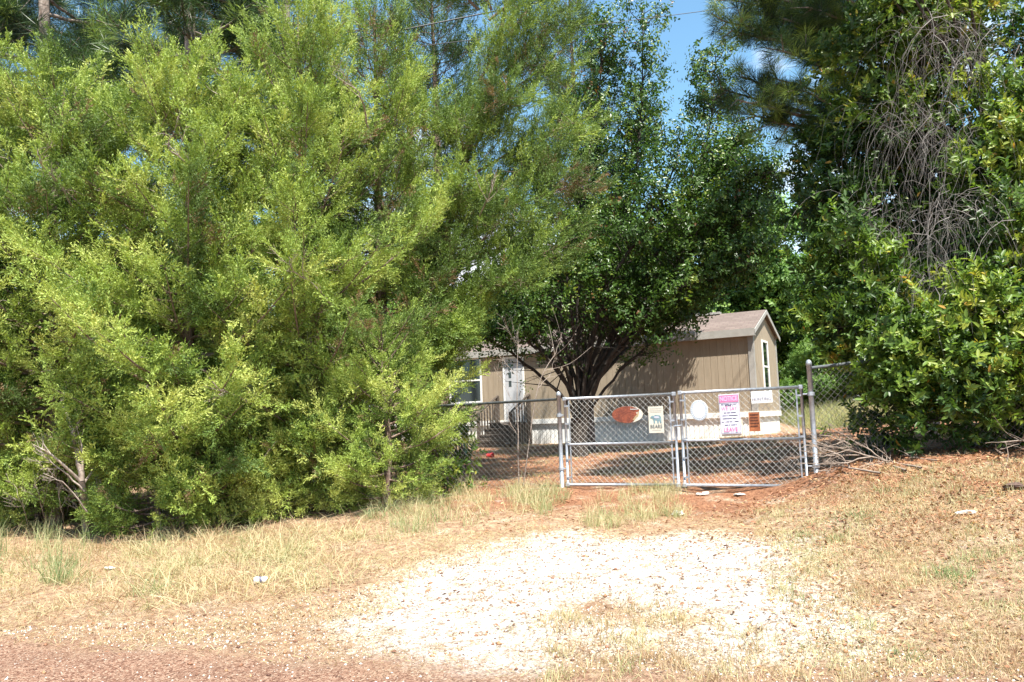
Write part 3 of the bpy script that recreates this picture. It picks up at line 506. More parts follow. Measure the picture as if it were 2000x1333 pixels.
def shingle_mat():
    m = mat('shingles', (.25, .17, .16), .9, bump=0); t = m.node_tree; l = t.links.new; p = t.nodes['Principled BSDF']
    c = N(t, 'ShaderNodeTexCoord'); bk = N(t, 'ShaderNodeTexBrick', Scale=1.0); bk.inputs['Color1'].default_value = (.17, .13, .11, 1); bk.inputs['Color2'].default_value = (.13, .098, .082, 1); bk.inputs['Mortar'].default_value = (.12, .08, .075, 1)
    bk.inputs['Brick Width'].default_value = .3; bk.inputs['Row Height'].default_value = .14; bk.inputs['Mortar Size'].default_value = .008
    l(c.outputs['Object'], bk.inputs['Vector']); n = N(t, 'ShaderNodeTexNoise', Scale=60, Detail=4); l(c.outputs['Object'], n.inputs['Vector']); x = N(t, 'ShaderNodeMixRGB', blend_type='OVERLAY'); x.inputs[0].default_value = .5
    l(bk.outputs[0], x.inputs[1]); l(n.outputs[0], x.inputs[2]); l(x.outputs[0], p.inputs['Base Color']); b = N(t, 'ShaderNodeBump', Strength=.5, Distance=.02); l(bk.outputs['Fac'], b.inputs['Height']); l(b.outputs[0], p.inputs['Normal']); return m
M_shin = shingle_mat()
def grooved(x0, x1, z0, z1, pitch, gw, gd, axis_='x', off=0.0, th=.06):   # sheet with vertical grooves
    xs = []; x = x0
    while x < x1-1e-6:
        e = min(x+pitch, x1); xs += [(x, 0), (e-gw, 0), (e-gw, gd), (e, gd)]; x = e
    pts = [(a_, off+d_) for a_, d_ in xs]+[(x1, off)]; V = []; F = []
    for (a_, d_) in pts:
        for z in (z0, z1): V.append((a_, d_, z) if axis_ == 'x' else (-d_, a_, z))
    for i_ in range(len(pts)-1): F.append((2*i_, 2*i_+2, 2*i_+3, 2*i_+1))
    return V, F
V, F = grooved(-HL, 0, ZS, ZE, .2, .012, .008); mb = MB(); mb.add(V, F)
V, F = grooved(0, HD, ZS, ZE, .2, .012, .008, 'y'); mb.add(V, F)
mb.add([(0, 0, ZE), (0, HD, ZE), (0, HD/2, ZR-.06)], [(0, 1, 2)]); mb.add([(-HL, 0, ZE), (-HL, HD, ZE), (-HL, HD/2, ZR-.06), (-HL, 0, ZS), (-HL, HD, ZS), (0, HD, ZS), (0, HD, ZE)], [(0, 1, 2), (0, 3, 4, 1), (1, 4, 5, 6)])
mb.build('wall', M_siding, house)
V, F = grooved(-HL, -.0, -.35, ZS-.04, .14, .05, .012, off=.03); mb = MB(); mb.add(V, F); V, F = grooved(.03, HD, -.2, ZS-.04, .14, .05, .012, 'y', off=.03); mb.add(V, F); mb.build('skirting', M_skirt, house)
mb = MB(); mb.box((-HL, -.035, ZS-.10), (.0, .028, ZS+.05)); mb.box((.001, -.035, ZS-.10), (.035, HD+.02, ZS+.05)); mb.build('skirting_trim', M_white, house, .004)
mb = MB(); mb.box((-.13, -.022, ZS+.052), (.0, -.001, ZE-.10)); mb.box((.001, -.022, ZS+.052), (.022, .12, ZE-.02)); mb.build('corner_board', M_trim, house); mb = MB(); mb.box((.001, HD-.10, ZS+.052), (.022, HD+.02, ZE-.02)); mb.build('corner_board', M_trim, house)
ov, oe = .14, .10; sl_ = (ZR-ZE)/(HD/2)
def slab(y0, z0, y1, z1, th): return [(-HL-oe, y0, z0), (oe, y0, z0), (oe, y1, z1), (-HL-oe, y1, z1), (-HL-oe, y0, z0+th), (oe, y0, z0+th), (oe, y1, z1+th), (-HL-oe, y1, z1+th)]
BF = [(0,3,2,1),(4,5,6,7),(0,1,5,4),(1,2,6,5),(2,3,7,6),(3,0,4,7)]
mb = MB(); mb.add(slab(-ov, ZE-ov*sl_+.02, HD/2, ZR+.02, .05), BF); mb.add(slab(HD/2, ZR+.02, HD+ov, ZE-ov*sl_+.02, .05), BF); rf = mb.build('roof', M_shin, house)
mb = MB(); mb.box((-HL-oe-.015, -ov-.03, ZE-.19), (oe+.015, -ov-.003, ZE-ov*sl_+.075)); mb.box((-HL-oe, -ov, ZE-.185), (oe, -.002, ZE-.165))
for (ya, za, yb, zb) in [(-ov-.03, ZE-ov*sl_-.02, HD/2, ZR), (HD/2, ZR, HD+ov+.02, ZE-ov*sl_-.02)]:
    x0, x1 = oe+.004, oe+.026; mb.add([(x0, ya, za-.06), (x1, ya, za-.06), (x1, yb, zb-.06), (x0, yb, zb-.06), (x0, ya, za+.06), (x1, ya, za+.06), (x1, yb, zb+.06), (x0, yb, zb+.06)], BF)
mb.build('fascia', M_trim, house)
mb = MB(); x_, _ = onwall(1380, 620); mb.box((x_-3.5, HD/2-.12, ZR+.062), (x_-.0, HD/2+.12, ZR+.13)); mb.build('ridge_vent', M_trim, rf)
def window(x0, x1, z0, z1, end=False):
    f = MB(); g_ = MB(); fw = .06
    def bx(mb_, a0, a1, c0, c1, d0, d1):
        if end: mb_.box((-d1, a0, c0), (-d0, a1, c1))
        else: mb_.box((a0, d0, c0), (a1, d1, c1))
    bx(f, x0, x1, z0, z0+fw, -.035, -.001); bx(f, x0, x1, z1-fw, z1, -.035, -.001); bx(f, x0, x0+fw, z0+fw, z1-fw, -.035, -.001); bx(f, x1-fw, x1, z0+fw, z1-fw, -.035, -.001)
    zm = (z0+z1)/2; bx(f, x0+fw, x1-fw, zm-.025, zm+.025, -.030, -.001); wf = f.build('window', M_white, house, .003)
    bx(g_, x0+fw, x1-fw, z0+fw, z1-fw, -.012, -.003); g_.build('pane', M_glass, wf)
x1_, z1_ = onwall(940, 698); x0_, z0_ = onwall(884, 790); window(x0_-.1, x1_, z0_, z1_)
y0_, z1_ = onwall(1486, 664, True); y1_, z0_ = onwall(1500, 768, True); window(y0_, max(y1_, y0_+.75), z0_, z1_, True)
xa, zt = onwall(985, 702); xb, zb_ = onwall(1024, 818); zb_ = ZS+.02
mb = MB(); mb.box((xa-.06, -.03, zb_), (xa, -.001, zt+.06)); mb.box((xb, -.03, zb_), (xb+.06, -.001, zt+.06)); mb.box((xa, -.03, zt), (xb, -.001, zt+.06)); M_door = mat('grey_white_door', (.42, .43, .45), .5, col2=(.52, .53, .55), nscale=3)
dr_ = MB(); dr_.box((xa+.002, -.02, zb_), (xb-.002, -.001, zt-.002)); do = dr_.build('door', M_door, house); mb.build('frame', M_white, do)
g_ = MB(); xm = xa+(xb-xa)*.3
for q in range(3): g_.lathe((0, 0, 0), [(.001, 0)], 3) if False else g_.box((xm-.05, -.024, zt-.35-.28*q), (xm+.05, -.021, zt-.16-.28*q))
g_.build('pane', M_glass, do); g_ = MB(); g_.tube([(xb-.09, -.021, zb_+.95), (xb-.09, -.07, zb_+.95)], .022, 10); g_.build('handle', M_galv, do)
# door steps
st = empty('wooden_steps', HA+HU*((xa+xb)/2)-HV*.05, math.atan2(-.4922, .8705)); tag(st, 'dark weathered wooden steps with slatted rails below the grey door', 'steps')
w_ = (xb-xa)/2+.22; zg = h1(*(HA+HU*xa-HV*1.2)[:2])-HA[2]; mb = MB(); mr = MB(); nst = 4; H_ = zb_-zg-.03
for q in range(nst):
    zt_ = zg+H_*(1-q/nst); mb.box((-w_, -.30*(q+1)-(.4 if q == nst-1 else .4), zt_-.04), (w_, -.30*q-(.4 if q else 0), zt_)); mr.box((-w_+.02, -.30*(q+1)-.38, zt_-H_/nst), (w_-.02, -.30*(q+1)-.36, zt_-.043))
mb.build('tread', M_deckw, st, .004); mr.build('riser', M_deckw, st)
for sx_ in (-1, 1):
    mb = MB(); a0 = sx_*(w_+.03)
    for yy, zz in ((-.06, 0), (-1.25, -H_*.75)): mb.box((a0-.045, yy-.045, zg-.05), (a0+.045, yy+.045, zg+H_+.85+zz))
    for q in range(6): yy = -.2-.17*q; zz = -H_*.75*(-yy)/1.25; mb.box((a0-.018, yy-.02, zg+.02), (a0+.018, yy+.02, zg+H_+.78+zz))
    mb.tube([(a0, -.02, zg+H_+.86), (a0, -1.3, zg+H_+.84-H_*.78)], .035, 6); mb.build('railing', M_deckw, st)
# ------------------------------------------------------------------ chain-link gate and fence
def chainlink(org, ux, w0, z0, z1, name, parent, M, pitch=.078, r_=.0021, amp=.004, tips=.03):
    ux = np.array(ux); nrm = np.array([-ux[1], ux[0], 0]); A, B_ = [], []; n = int(w0/pitch*2)+1; rows = int((z1-z0)/(pitch/2)); dz = (z1-z0)/rows
    for i_ in range(n):              # zigzag wire i swings between i and i+1 half pitches
        for s_ in range(rows):
            a0 = i_+(s_+i_) % 2; a1 = i_+(s_+1+i_) % 2
            if a0*pitch/2 > w0 or a1*pitch/2 > w0: continue
            sg = 1 if s_ % 2 else -1; off = nrm*amp*(1 if a0 > a1 else -1)
            A.append(org+ux*a0*pitch/2+[0, 0, z0+s_*dz]+off); B_.append(org+ux*a1*pitch/2+[0, 0, z0+(s_+1)*dz]+off)
        if tips:
            for q in (-1, 1): a0 = (i_+(rows+i_) % 2); p0 = org+ux*min(a0*pitch/2, w0)+[0, 0, z1]; A.append(p0); B_.append(p0+ux*q*.012+[0, 0, tips]) 
    V, Q = segs(np.array(A), np.array(B_), r_, r_, 3); return link(name, qmesh(name, V, Q), M, parent)
def post(name, x, y, z0, z1, r_, label, cat='post', M=None, group=None):
    t = empty(name, (x, y, z0)); tag(t, label, cat, group); mb = MB(); mb.tube([(0, 0, -.2), (0, 0, z1-z0)], r_, 14); mb.build('pipe', M or M_galv, t, smooth=True)
    mb = MB(); hh = z1-z0; mb.lathe((0, 0, 0), [(r_*1.18, hh-.035), (r_*1.18, hh), (r_*1.0, hh+.02), (r_*.55, hh+.035), (.004, hh+.04)], 14); mb.build('cap', M or M_galv, t, smooth=True); return t
PL_, PR_ = np.array([.62, 11.1]), np.array([3.53, 9.5])
tpL = post('gate_post', *PL_, h1(*PL_), 1.84, .030, 'shorter galvanised gate post with domed cap at the left end of the gate', group='gate posts')
tpR = post('gate_post', *PR_, h1(*PR_)-.05, 2.06, .030, 'taller galvanised gate post at the right end, dead branches piled against it', group='gate posts')
for t_, zs, sgn in ((tpL, (.25, .98), 1), (tpR, (.12, .97), -1)):
    for z_ in zs:
        mb = MB(); mb.lathe((0, 0, z_), [(.037, -.02), (.04, -.018), (.04, .018), (.037, .02)], 14); d_ = unit(PR_-PL_)*sgn; mb.tube([(0, 0, z_), (d_[0]*.09, d_[1]*.09, z_)], .010, 6); mb.build('hinge', M_galv, t_)
def leaf_gate(label, p0, p1, zb, zt, zm, skew=0):
    p0, p1 = np.array(p0), np.array(p1); u = unit(p1-p0); w_ = np.linalg.norm(p1-p0); t = empty('gate_leaf', (*p0, zb), math.atan2(u[1], u[0])); tag(t, label, 'gate', 'leaves of the chain-link gate')
    H_ = zt-zb; mb = MB(); r_ = .019
    mb.tube([(0, 0, -.0), (0, 0, H_)], r_, 12); mb.tube([(w_, 0, 0), (w_, 0, H_)], r_, 12); mb.tube([(0, 0, H_), (w_, 0, H_)], r_, 12); mb.tube([(0, 0, 0), (w_, 0, 0)], r_, 12); mb.tube([(r_, 0, zm), (w_-r_, 0, zm)], r_*.9, 12)
    mb.build('frame', M_galv, t, smooth=True)
    for a_ in (.058, w_-.058):
        mb = MB(); mb.box((a_-.009, -.006, .02), (a_+.009, .002, H_-.02))
        for q in range(5): z_ = .1+(H_-.2)*q/4; mb.box((min(a_, 0 if a_ < .5 else w_)-.0, -.027, z_-.011), (max(a_, 0 if a_ < .5 else w_), -.022, z_+.011))
        mb.build('tension_bar', M_galv, t)
    for c_ in ((0, 0), (w_, 0), (0, H_), (w_, H_)): mb = MB(); s_ = .026; mb.box((c_[0]-s_, -s_, c_[1]-s_), (c_[0]+s_, s_, c_[1]+s_)); mb.build('corner_fitting', M_galv, t, .006)
    o = chainlink(np.array([.058, -.012, 0.]), (1, 0, 0), w_-.116, .012, H_-.005, 'mesh', t, M_wire); return t, u, w_
gL, uL, wL = leaf_gate('left leaf of the chain-link gate, carrying the rusty oval and the bear sign', (.70, 11.05), (2.08, 10.40), .60, 1.77, .545)
gR, uR, wR = leaf_gate('right leaf of the chain-link gate, carrying the pink notice and four other signs', (2.155, 10.36), (3.46, 9.62), .60, 1.78, .565)
mb = MB(); mb.tube([(wL-.02, -.03, .75), (wL+.09, -.03, .76)], .01, 8); mb.tube([(wL+.03, -.03, .62), (wL+.03, -.03, .88)], .007, 8); mb.build('latch', M_galv, gL)
# fence runs
def fence_run(label, p0, p1, zt0, zt1, M, railr=.019, group='chain-link fence runs', posts=()):
    p0, p1 = np.array(p0, float), np.array(p1, float); L_ = np.linalg.norm(p1-p0); u = (p1-p0)/L_; t = empty('chain_link_fence', (*p0, h1(*p0))); tag(t, label, 'fence', group); zb = h1(*p0)
    mb = MB(); mb.tube([(0, 0, zt0-zb), ((p1-p0)[0], (p1-p0)[1], zt1-zb)], railr, 10); mb.build('top_rail', M_galvd, t, smooth=True)
    n = max(1, int(L_/1.0)); A = []; pitch = .078
    Vs, Qs, off = [], [], 0; A, B_ = [], []; m = int(L_/pitch*2)
    for i_ in range(m):
        s0 = i_*pitch/2; f_ = s0/L_; q = p0+u*s0; zt_ = zt0+(zt1-zt0)*f_; zg_ = h1(*q)+.02; rows = int((zt_-zg_)/(pitch/2))
        for s_ in range(rows):
            a0 = s0+((s_+i_) % 2)*pitch/2; a1 = s0+((s_+1+i_) % 2)*pitch/2
            A.append([*(p0+u*a0-p0), zt_-s_*pitch/2-zb]); B_.append([*(p0+u*a1-p0), zt_-(s_+1)*pitch/2-zb])
    V, Q = segs(np.array(A), np.array(B_), .0021, .0021, 3); link('mesh', qmesh('mesh', V, Q), M, t)
    for s0 in posts:
        q = p0+u*s0; mb = MB(); mb.tube([(*(q-p0), h1(*q)-zb-.1), (*(q-p0), zt0+(zt1-zt0)*s0/L_-zb-.02)], .025, 10); mb.build('line_post', M_galvd, t, smooth=True)
M_galvd = mat('dull_steel', (.14, .15, .16), .5, .6, (.24, .26, .28), 20)
eL = PL_-uL*5.6; fence_run('fence run left of the gate, top rail disappearing behind the cedars', PL_-uL*.03, eL, 1.77, 1.72, M_wired, posts=(2.6, 5.4))
eR = PR_+unit(np.array([.87, -.18]))*2.6; fence_run('fence run right of the gate, buried under the glossy evergreen', PR_+[.03, 0], eR, 2.0, 2.2, M_wired, posts=(2.5,))
# ------------------------------------------------------------------ signs on the gate
def plane_at(gate, u, px, py):       # picture position -> local (x, z) in the gate plane
    p0 = np.array(gate.location); n_ = np.array([-u[1], u[0], 0]); r = ray(px, py); s_ = ((p0-CAM) @ n_)/(r @ n_); q = CAM+r*s_-p0; return q @ np.array([u[0], u[1], 0]), q[2]
def text_mesh(name, s, size, M, parent, x, z, y=-.006, align='CENTER', sxz=(1, 1), bold=0.0):
    cu = bpy.data.curves.new('t', 'FONT'); cu.body = s; cu.size = size; cu.align_x = align; cu.align_y = 'CENTER'; cu.extrude = .0006; cu.offset = bold; cu.resolution_u = 3
    o = bpy.data.objects.new('t', cu); COL.objects.link(o); bpy.context.view_layer.update(); me_ = bpy.data.meshes.new_from_object(o.evaluated_get(bpy.context.evaluated_depsgraph_get())); bpy.data.objects.remove(o)
    me_.transform(Matrix(((sxz[0], 0, 0, x), (0, 0, -1, y), (0, sxz[1], 0, z), (0, 0, 0, 1)))); me_.materials.clear(); return link(name, me_, M, parent)
def sign(label, gate, u, c, w_, h_, M, name='sign', rot=0, ydep=-.04):
    x_, z_ = plane_at(gate, u, *c); q = np.array(gate.location)+np.array([u[0], u[1], 0])*x_+[0, 0, z_]+np.array([u[1], -u[0], 0])*(-ydep)
    t = empty(name, q, math.atan2(u[1], u[0])); t.rotation_euler = (0, rot, math.atan2(u[1], u[0])); tag(t, label, 'sign', 'signs hung on the gate')
    if M is not None: mb = MB(); mb.box((-w_/2, -.0015, -h_/2), (w_/2, .0015, h_/2)); mb.build('panel', M, t, .0006)
    for a_ in (-1, 1): mb = MB(); mb.tube([(a_*w_*.4, -.003, h_*.42), (a_*w_*.4, .02, h_*.5), (a_*w_*.4, .02, h_*.5+.02)], .0015, 5); mb.build('wire_tie', M_wire, t)
    return t
K = 1/150.0
pink = mat('faded_pink', (.62, .13, .30), .5, col2=(.70, .20, .38), nscale=30); paler = mat('sign_white', (.72, .70, .78), .4); dgrey = mat('sign_ink', (.10, .10, .16), .5); pinkl = mat('light_pink', (.80, .42, .60), .5); inkf = mat('faded_ink', (.26, .25, .32), .6)
n_ = sign('tall white notice with pink NOTICE header and LEAVE, beside the round sign', gR, uR, (1427, 809), .255, .495, paler, rot=math.radians(-1.0))
mb = MB(); mb.box((-.116, -.0042, .148), (.116, -.0018, .232)); mb.build('header', pink, n_); text_mesh('lettering', 'NOTICE', .083, pinkl, n_, 0, .189, bold=.002, sxz=(.74, 1))
mb = MB()
for (a_, b_, c_, d_) in [(-.122, -.118, -.238, .238), (.118, .122, -.238, .238), (-.118, .118, -.238, -.234), (-.118, .118, .234, .238), (-.118, .118, .135, .139)]: mb.box((a_, -.0035, c_), (b_, -.0018, d_))
mb.build('border', dgrey, n_); text_mesh('lettering', 'WE SAY', .072, pink, n_, 0, .068, sxz=(.78, 1)); text_mesh('lettering', 'LEAVE', .078, pink, n_, 0, -.195, sxz=(.82, 1), bold=.001)
rr = random.Random(5)
for z_, wd in ((.12, .10), (.105, .05), (.017, .075), (-.018, .095), (-.055, .095), (-.095, .108), (-.135, .075)):
    x_ = -wd; mb = MB()
    while x_ < wd:
        l_ = rr.uniform(.005, .009)
        if rr.random() > .15: mb.box((x_, -.0035, z_-.008), (x_+l_*.75, -.0018, z_+.008*rr.uniform(.5, 1)))
        x_ += l_
    mb.build('small_print', dgrey, n_)
cream = mat('cream_sign', (.52, .46, .36), .6, col2=(.64, .58, .46), nscale=12); rust = mat('rusty_metal', (.10, .022, .014), .8, col2=(.26, .065, .030), nscale=14, bump=.3, bscale=70)
n2 = sign('faded cream sign showing below the pink notice', gR, uR, (1431, 836), .27, .20, cream, rot=math.radians(-1.5), ydep=-.028)
mb = MB(); x_ = -.11
while x_ < .11:
    l_ = rr.uniform(.012, .026); mb.box((x_, -.0035, -.085), (x_+l_*.4, -.0018, -.045)); mb.box((x_+l_*.4, -.0035, -.05 if rr.random() > .5 else -.085), (x_+l_*.7, -.0018, -.043 if rr.random() > .5 else -.078)) if False else None; x_ += l_
mb.build('lettering', mat('faded_red', (.50, .22, .22), .6), n2)
n3 = sign('small white HUNTING sign hanging from the top rail near the right end', gR, uR, (1489, 776), .255, .145, mat('white_metal', (.74, .74, .72), .4), rot=math.radians(-1))
text_mesh('lettering', 'HUNTING', .062, inkf, n3, .0, -.022, sxz=(.82, 1)); text_mesh('lettering', 'NO', .045, mat('very_faded_ink', (.55, .55, .55), .6), n3, 0, .038)
rusto = mat('orange_rust', (.20, .055, .022), .85, col2=(.42, .14, .05), nscale=18, bump=.3, bscale=60)
n4 = sign('small rusty brown sign with a pale edge, right of the notice', gR, uR, (1475, 824), .135, .235, rusto)
mb = MB(); rr = random.Random(8)
for q in range(5):
    x_ = -.05
    while x_ < .045: l_ = rr.uniform(.007, .014); mb.box((x_, -.0035, .085-q*.035-.010), (x_+l_*.7, -.0018, .085-q*.035+.010)); x_ += l_
mb.build('lettering', mat('dark_rust', (.07, .02, .012), .9), n4); mb = MB(); mb.box((-.069, -.003, -.119), (-.0655, .003, .119)); mb.box((.0655, -.003, -.119), (.069, .003, .119)); mb.box((-.0655, -.003, .1165), (.0655, .003, .119)); mb.build('edge', cream, n4)
# round white plate sign
n5 = sign('round white plate sign with a grey ring, leftmost on the right leaf', gR, uR, (1367, 802), .2, .2, None); rng = np.random.default_rng(5)
def disc(rx, rz, y0, y1, k=40, cx_=0, cz=0, jag=0): return [(cx_+rx*math.cos(2*math.pi*i_/k)*(1+jag*random.Random(i_).uniform(-1, 1)), cz+rz*math.sin(2*math.pi*i_/k)*(1+jag*random.Random(i_+50).uniform(-1, 1))) for i_ in range(k)]
mb = MB(); mb.prism(disc(.112, .128, 0, 0), -.002, .002); mb.build('ring', mat('grey_ring', (.30, .34, .40), .5, col2=(.45, .50, .55), nscale=60), n5)
mb = MB(); mb.prism(disc(.079, .098, 0, 0), -.005, -.0022); mb.build('face', mat('plate_white', (.80, .79, .84), .35), n5)
mb = MB()
for q in range(26):
    a_ = 2*math.pi*q/26; c_, s_ = .096*math.cos(a_), .113*math.sin(a_); mb.box((c_-.004, -.0045, s_-.005), (c_+.004, -.0021, s_+.005))
mb.build('lettering', mat('pale_letters', (.72, .74, .76), .5), n5); mb = MB(); mb.prism([(.116*math.cos(2*math.pi*i_/40), .132*math.sin(2*math.pi*i_/40)) for i_ in range(40)], .0025, .005); mb.build('rim', M_white, n5)
# bear sign
n6 = sign('cream BEARS sign with a blue grey bear, beside the rusty oval', gL, uL, (1283, 820), .200, .345, mat('aged_cream', (.50, .46, .38), .6, col2=(.58, .54, .45), nscale=8))
bear = [(-.075,.030),(-.070,.040),(-.055,.048),(-.048,.056),(-.040,.054),(-.030,.050),(-.005,.062),(.030,.060),(.055,.052),(.068,.035),(.072,.005),(.070,-.025),(.073,-.048),(.052,-.048),(.050,-.025),(.040,-.010),(.035,-.030),(.036,-.048),(.016,-.048),(.014,-.020),(0,-.005),(-.012,-.012),(-.012,-.048),(-.034,-.048),(-.034,-.010),(-.045,.012),(-.060,.018),(-.075,.022)]
mb = MB(); mb.prism([(a_, b_+.0) for a_, b_ in bear], -.004, -.0018); mb.build('bear', mat('bear_blue', (.09, .16, .19), .6, col2=(.20, .30, .33), nscale=25), n6)
mb = MB(); mb.prism([(-.030,.040),(0,.048),(.035,.044),(.050,.020),(.010,.015),(-.020,.020)], -.0055, -.0042); mb.build('bear_patch', mat('bear_patch', (.40, .40, .46), .6), n6)
text_mesh('lettering', 'BEARS', .066, mat('bear_ink', (.10, .12, .13), .6), n6, 0, -.088, sxz=(.88, 1))
rr = random.Random(9); M_pg = mat('print_grey', (.36, .35, .32), .6)
for z_, wd in ((.145, .075), (.120, .082), (.10, .07), (-.135, .06)):
    x_ = -wd; mb = MB()
    while x_ < wd: l_ = rr.uniform(.008, .016); mb.box((x_, -.0033, z_-.006), (x_+l_*.65, -.0018, z_+.006)); x_ += l_
    mb.build('small_print', M_pg, n6)
# rusty oval
n7 = sign('large oval sign, rusted red brown with a cream sliver at its right edge', gL, uL, (1227, 810), .2, .15, None)
ov_ = [(.212*math.cos(2*math.pi*i_/48), .112*math.sin(2*math.pi*i_/48)) for i_ in range(48)]
mb = MB(); mb.prism(ov_, -.001, .002); mb.build('panel', mat('oval_cream', (.50, .45, .36), .6, col2=(.66, .62, .52), nscale=20), n7)
rp = [(a_, b_) for a_, b_ in ov_ if a_ < .075 and not (b_ > .06 and a_ > -.06)]; rp = [(.07, -.100)]+[p_ for p_ in rp if p_[1] < 0 or True]
rp = sorted([(x_*.995, z_*.99) for x_, z_ in ov_ if x_ < .08], key=lambda p_: (math.atan2(p_[1], p_[0]-.02)) % (2*math.pi)); rp = [p_ for p_ in rp]+[(.088, -.088), (.10, -.06), (.13, -.035), (.135, .0), (.115, .025), (.16, .035), (.17, .06), (.12, .085)]
rp = sorted(rp, key=lambda p_: math.atan2(p_[1], p_[0]) % (2*math.pi)); mb = MB(); mb.prism(rp, -.004, -.0012); mb.build('rust_patch', rust, n7)
mb = MB(); mb.prism([(.125,-.04),(.15,-.02),(.165,.03),(.15,.035),(.135,0),(.10,-.035),(.07,-.075),(.09,-.08)], -.0052, -.0041); mb.build('faded_picture', mat('faded_ochre', (.42, .27, .12), .7, col2=(.25, .24, .17), nscale=30), n7)
mb = MB(); mb.box((.045, -.006, .062), (.155, -.0045, .072)); mb.tube([(.05, -.004, .07), (.05, 0, .14)], .002, 4); mb.build('hanger', M_wire, n7)
# ------------------------------------------------------------------ ground cover
def near_pts(n, pl):
    lo, hi = pl.min(0), pl.max(0); out = []
    tot = 0
    while tot < n:
        q = rng.uniform(lo, hi, (n*2, 2)); q = q[inside(q, pl)]; out.append(q); tot += len(q)
    return np.vstack(out)[:n]
def clumpf(q, s, seed):              # cheap value noise 0..1
    r2 = np.random.default_rng(seed); out = np.zeros(len(q))
    for o in range(5):
        a_ = r2.uniform(0, 6.28, 2); f_ = s*r2.uniform(.6, 2.2); d_ = np.array([math.cos(a_[0]), math.sin(a_[0])]); e_ = np.array([-d_[1], d_[0]]); out += np.sin(q @ d_*f_+a_[1]+1.3*np.sin(q @ e_*f_*.7+a_[0]*3))
    return np.clip(.5+out/6, 0, 1)
def blades(q, hgt, wid, v_, lean=.35, curl=.5, clump=None):
    n = len(q); z = hz(q[:, 0], q[:, 1]); b0 = np.stack([q[:, 0], q[:, 1], z-.005], 1); az = rng.uniform(0, 2*np.pi, n); l_ = rng.gamma(2, lean/2, n)
    d = unit(np.stack([np.cos(az)*l_, np.sin(az)*l_, np.ones(n)], 1)); s_ = unit(np.cross(d, rng.normal(size=(n, 3))))*np.broadcast_to(wid, n)[:, None]/2; h_ = np.broadcast_to(hgt, n)[:, None]
    m_ = b0+d*h_*.55; d2 = unit(d+np.stack([np.cos(az), np.sin(az), -np.ones(n)], 1)*rng.uniform(0, curl, (n, 1))); t_ = m_+d2*h_*.45
    V = np.stack([b0-s_, b0+s_, m_+s_*.8, m_-s_*.8, t_+s_*.12, t_-s_*.12], 1); k = np.arange(n)[:, None]*6
    Q = np.stack([k+[0, 1, 2, 3], k+[3, 2, 4, 5]], 1); return V.reshape(-1, 3), Q.reshape(-1, 4), np.repeat(np.clip(v_, 0, 1), 6)
def grass(name, label, parts_, cat='grass'):
    Vs, Qs, vs_, off = [], [], [], 0
    for V, Q, v_ in parts_: Vs.append(V); Qs.append(Q+off); vs_.append(v_); off += len(V)
    return tag(link(name, qmesh(name, np.vstack(Vs), np.vstack(Qs), np.concatenate(vs_)), M_grass), label, cat, kind='stuff')
rng = np.random.default_rng(201)
def clumps(pl, nc, per, rad, hgt, wid, vmean, vsd, lean, curl):
    c = near_pts(nc, pl); hc = rng.uniform(.6, 1.2, nc); vc = vmean+rng.normal(0, vsd, nc); n_ = rng.poisson(per, nc)+4; k_ = np.repeat(np.arange(nc), n_); q = c[k_]+rng.normal(0, rad, (len(k_), 2))
    return blades(q, hgt*hc[k_]*rng.uniform(.5, 1.1, len(k_)), wid*rng.uniform(.6, 1.3, len(k_)), vc[k_]+rng.normal(0, .1, len(k_)), lean, curl)
PLv = poly([(-150,1050),(120,1050),(300,1070),(450,1040),(650,1030),(720,1110),(640,1150),(480,1160),(340,1200),(150,1180),(-150,1150)])
PLv2 = poly([(300,1050),(700,1040),(690,1140),(430,1190),(240,1200),(230,1100)])
PLb = poly([(700,1000),(870,960),(1090,955),(1110,985),(1050,1010),(880,1030),(760,1075),(700,1060)])
PLm = poly([(1150,985),(1240,960),(1345,958),(1340,1010),(1230,1035),(1150,1030)])
PLr = poly([(1480,1000),(1600,960),(2150,900),(2150,1333),(1700,1333),(1560,1240),(1500,1150),(1470,1060)])
PLl = poly([(-200,1060),(650,1060),(900,1040),(1100,1030),(1000,1080),(800,1150),(700,1230),(-200,1270)])
PLbr = poly([(1050,1190),(1300,1180),(1560,1250),(1750,1340),(1700,1440),(1000,1440),(1080,1300)])
PLw = poly([(-150,1060),(60,1040),(170,1060),(150,1150),(-150,1190)])
PLe = poly([(350,1040),(700,1015),(900,975),(900,1000),(700,1050),(400,1075)])
brn = clumps(PLe, 60, 26, .08, .16, .0045, .08, .08, .9, .9); grn = clumps(PLw, 40, 24, .05, .34, .005, .85, .1, .3, .4)
grass('tall_dry_grass', 'long straw coloured grass leaning over the left verge below the hedge', [clumps(PLv, 120, 22, .08, .27, .0045, .42, .16, .9, .9), clumps(PLv2, 105, 26, .09, .38, .0045, .55, .16, 1.1, 1.0), clumps(PLb, 80, 34, .06, .30, .004, .72, .14, .45, .7), clumps(PLm, 50, 34, .06, .22, .004, .66, .12, .45, .7), brn, grn])
q = near_pts(60000, PLr); k_ = clumpf(q, 1.6, 4); kk = clumpf(q, 5, 9); q = q[rng.random(len(q)) < .15+.85*kk**1.5]; k_ = clumpf(q, 1.6, 4)
g1 = blades(q, rng.uniform(.02, .07, len(q)), .0038, .22+.5*k_+rng.normal(0, .15, len(q)), .6, .6)
q = near_pts(26000, PLl); kk = clumpf(q, 4, 19); q = q[rng.random(len(q)) < kk**1.2]; g2 = blades(q, rng.uniform(.03, .09, len(q)), .004, .25+.25*clumpf(q, 2, 3)+rng.normal(0, .12, len(q)), 1.0, .8)
g3 = clumps(PLbr, 190, 22, .05, .10, .0042, .42, .15, .5, .5); g4 = clumps(PLr, 90, 30, .06, .10, .0042, .62, .18, .5, .5)
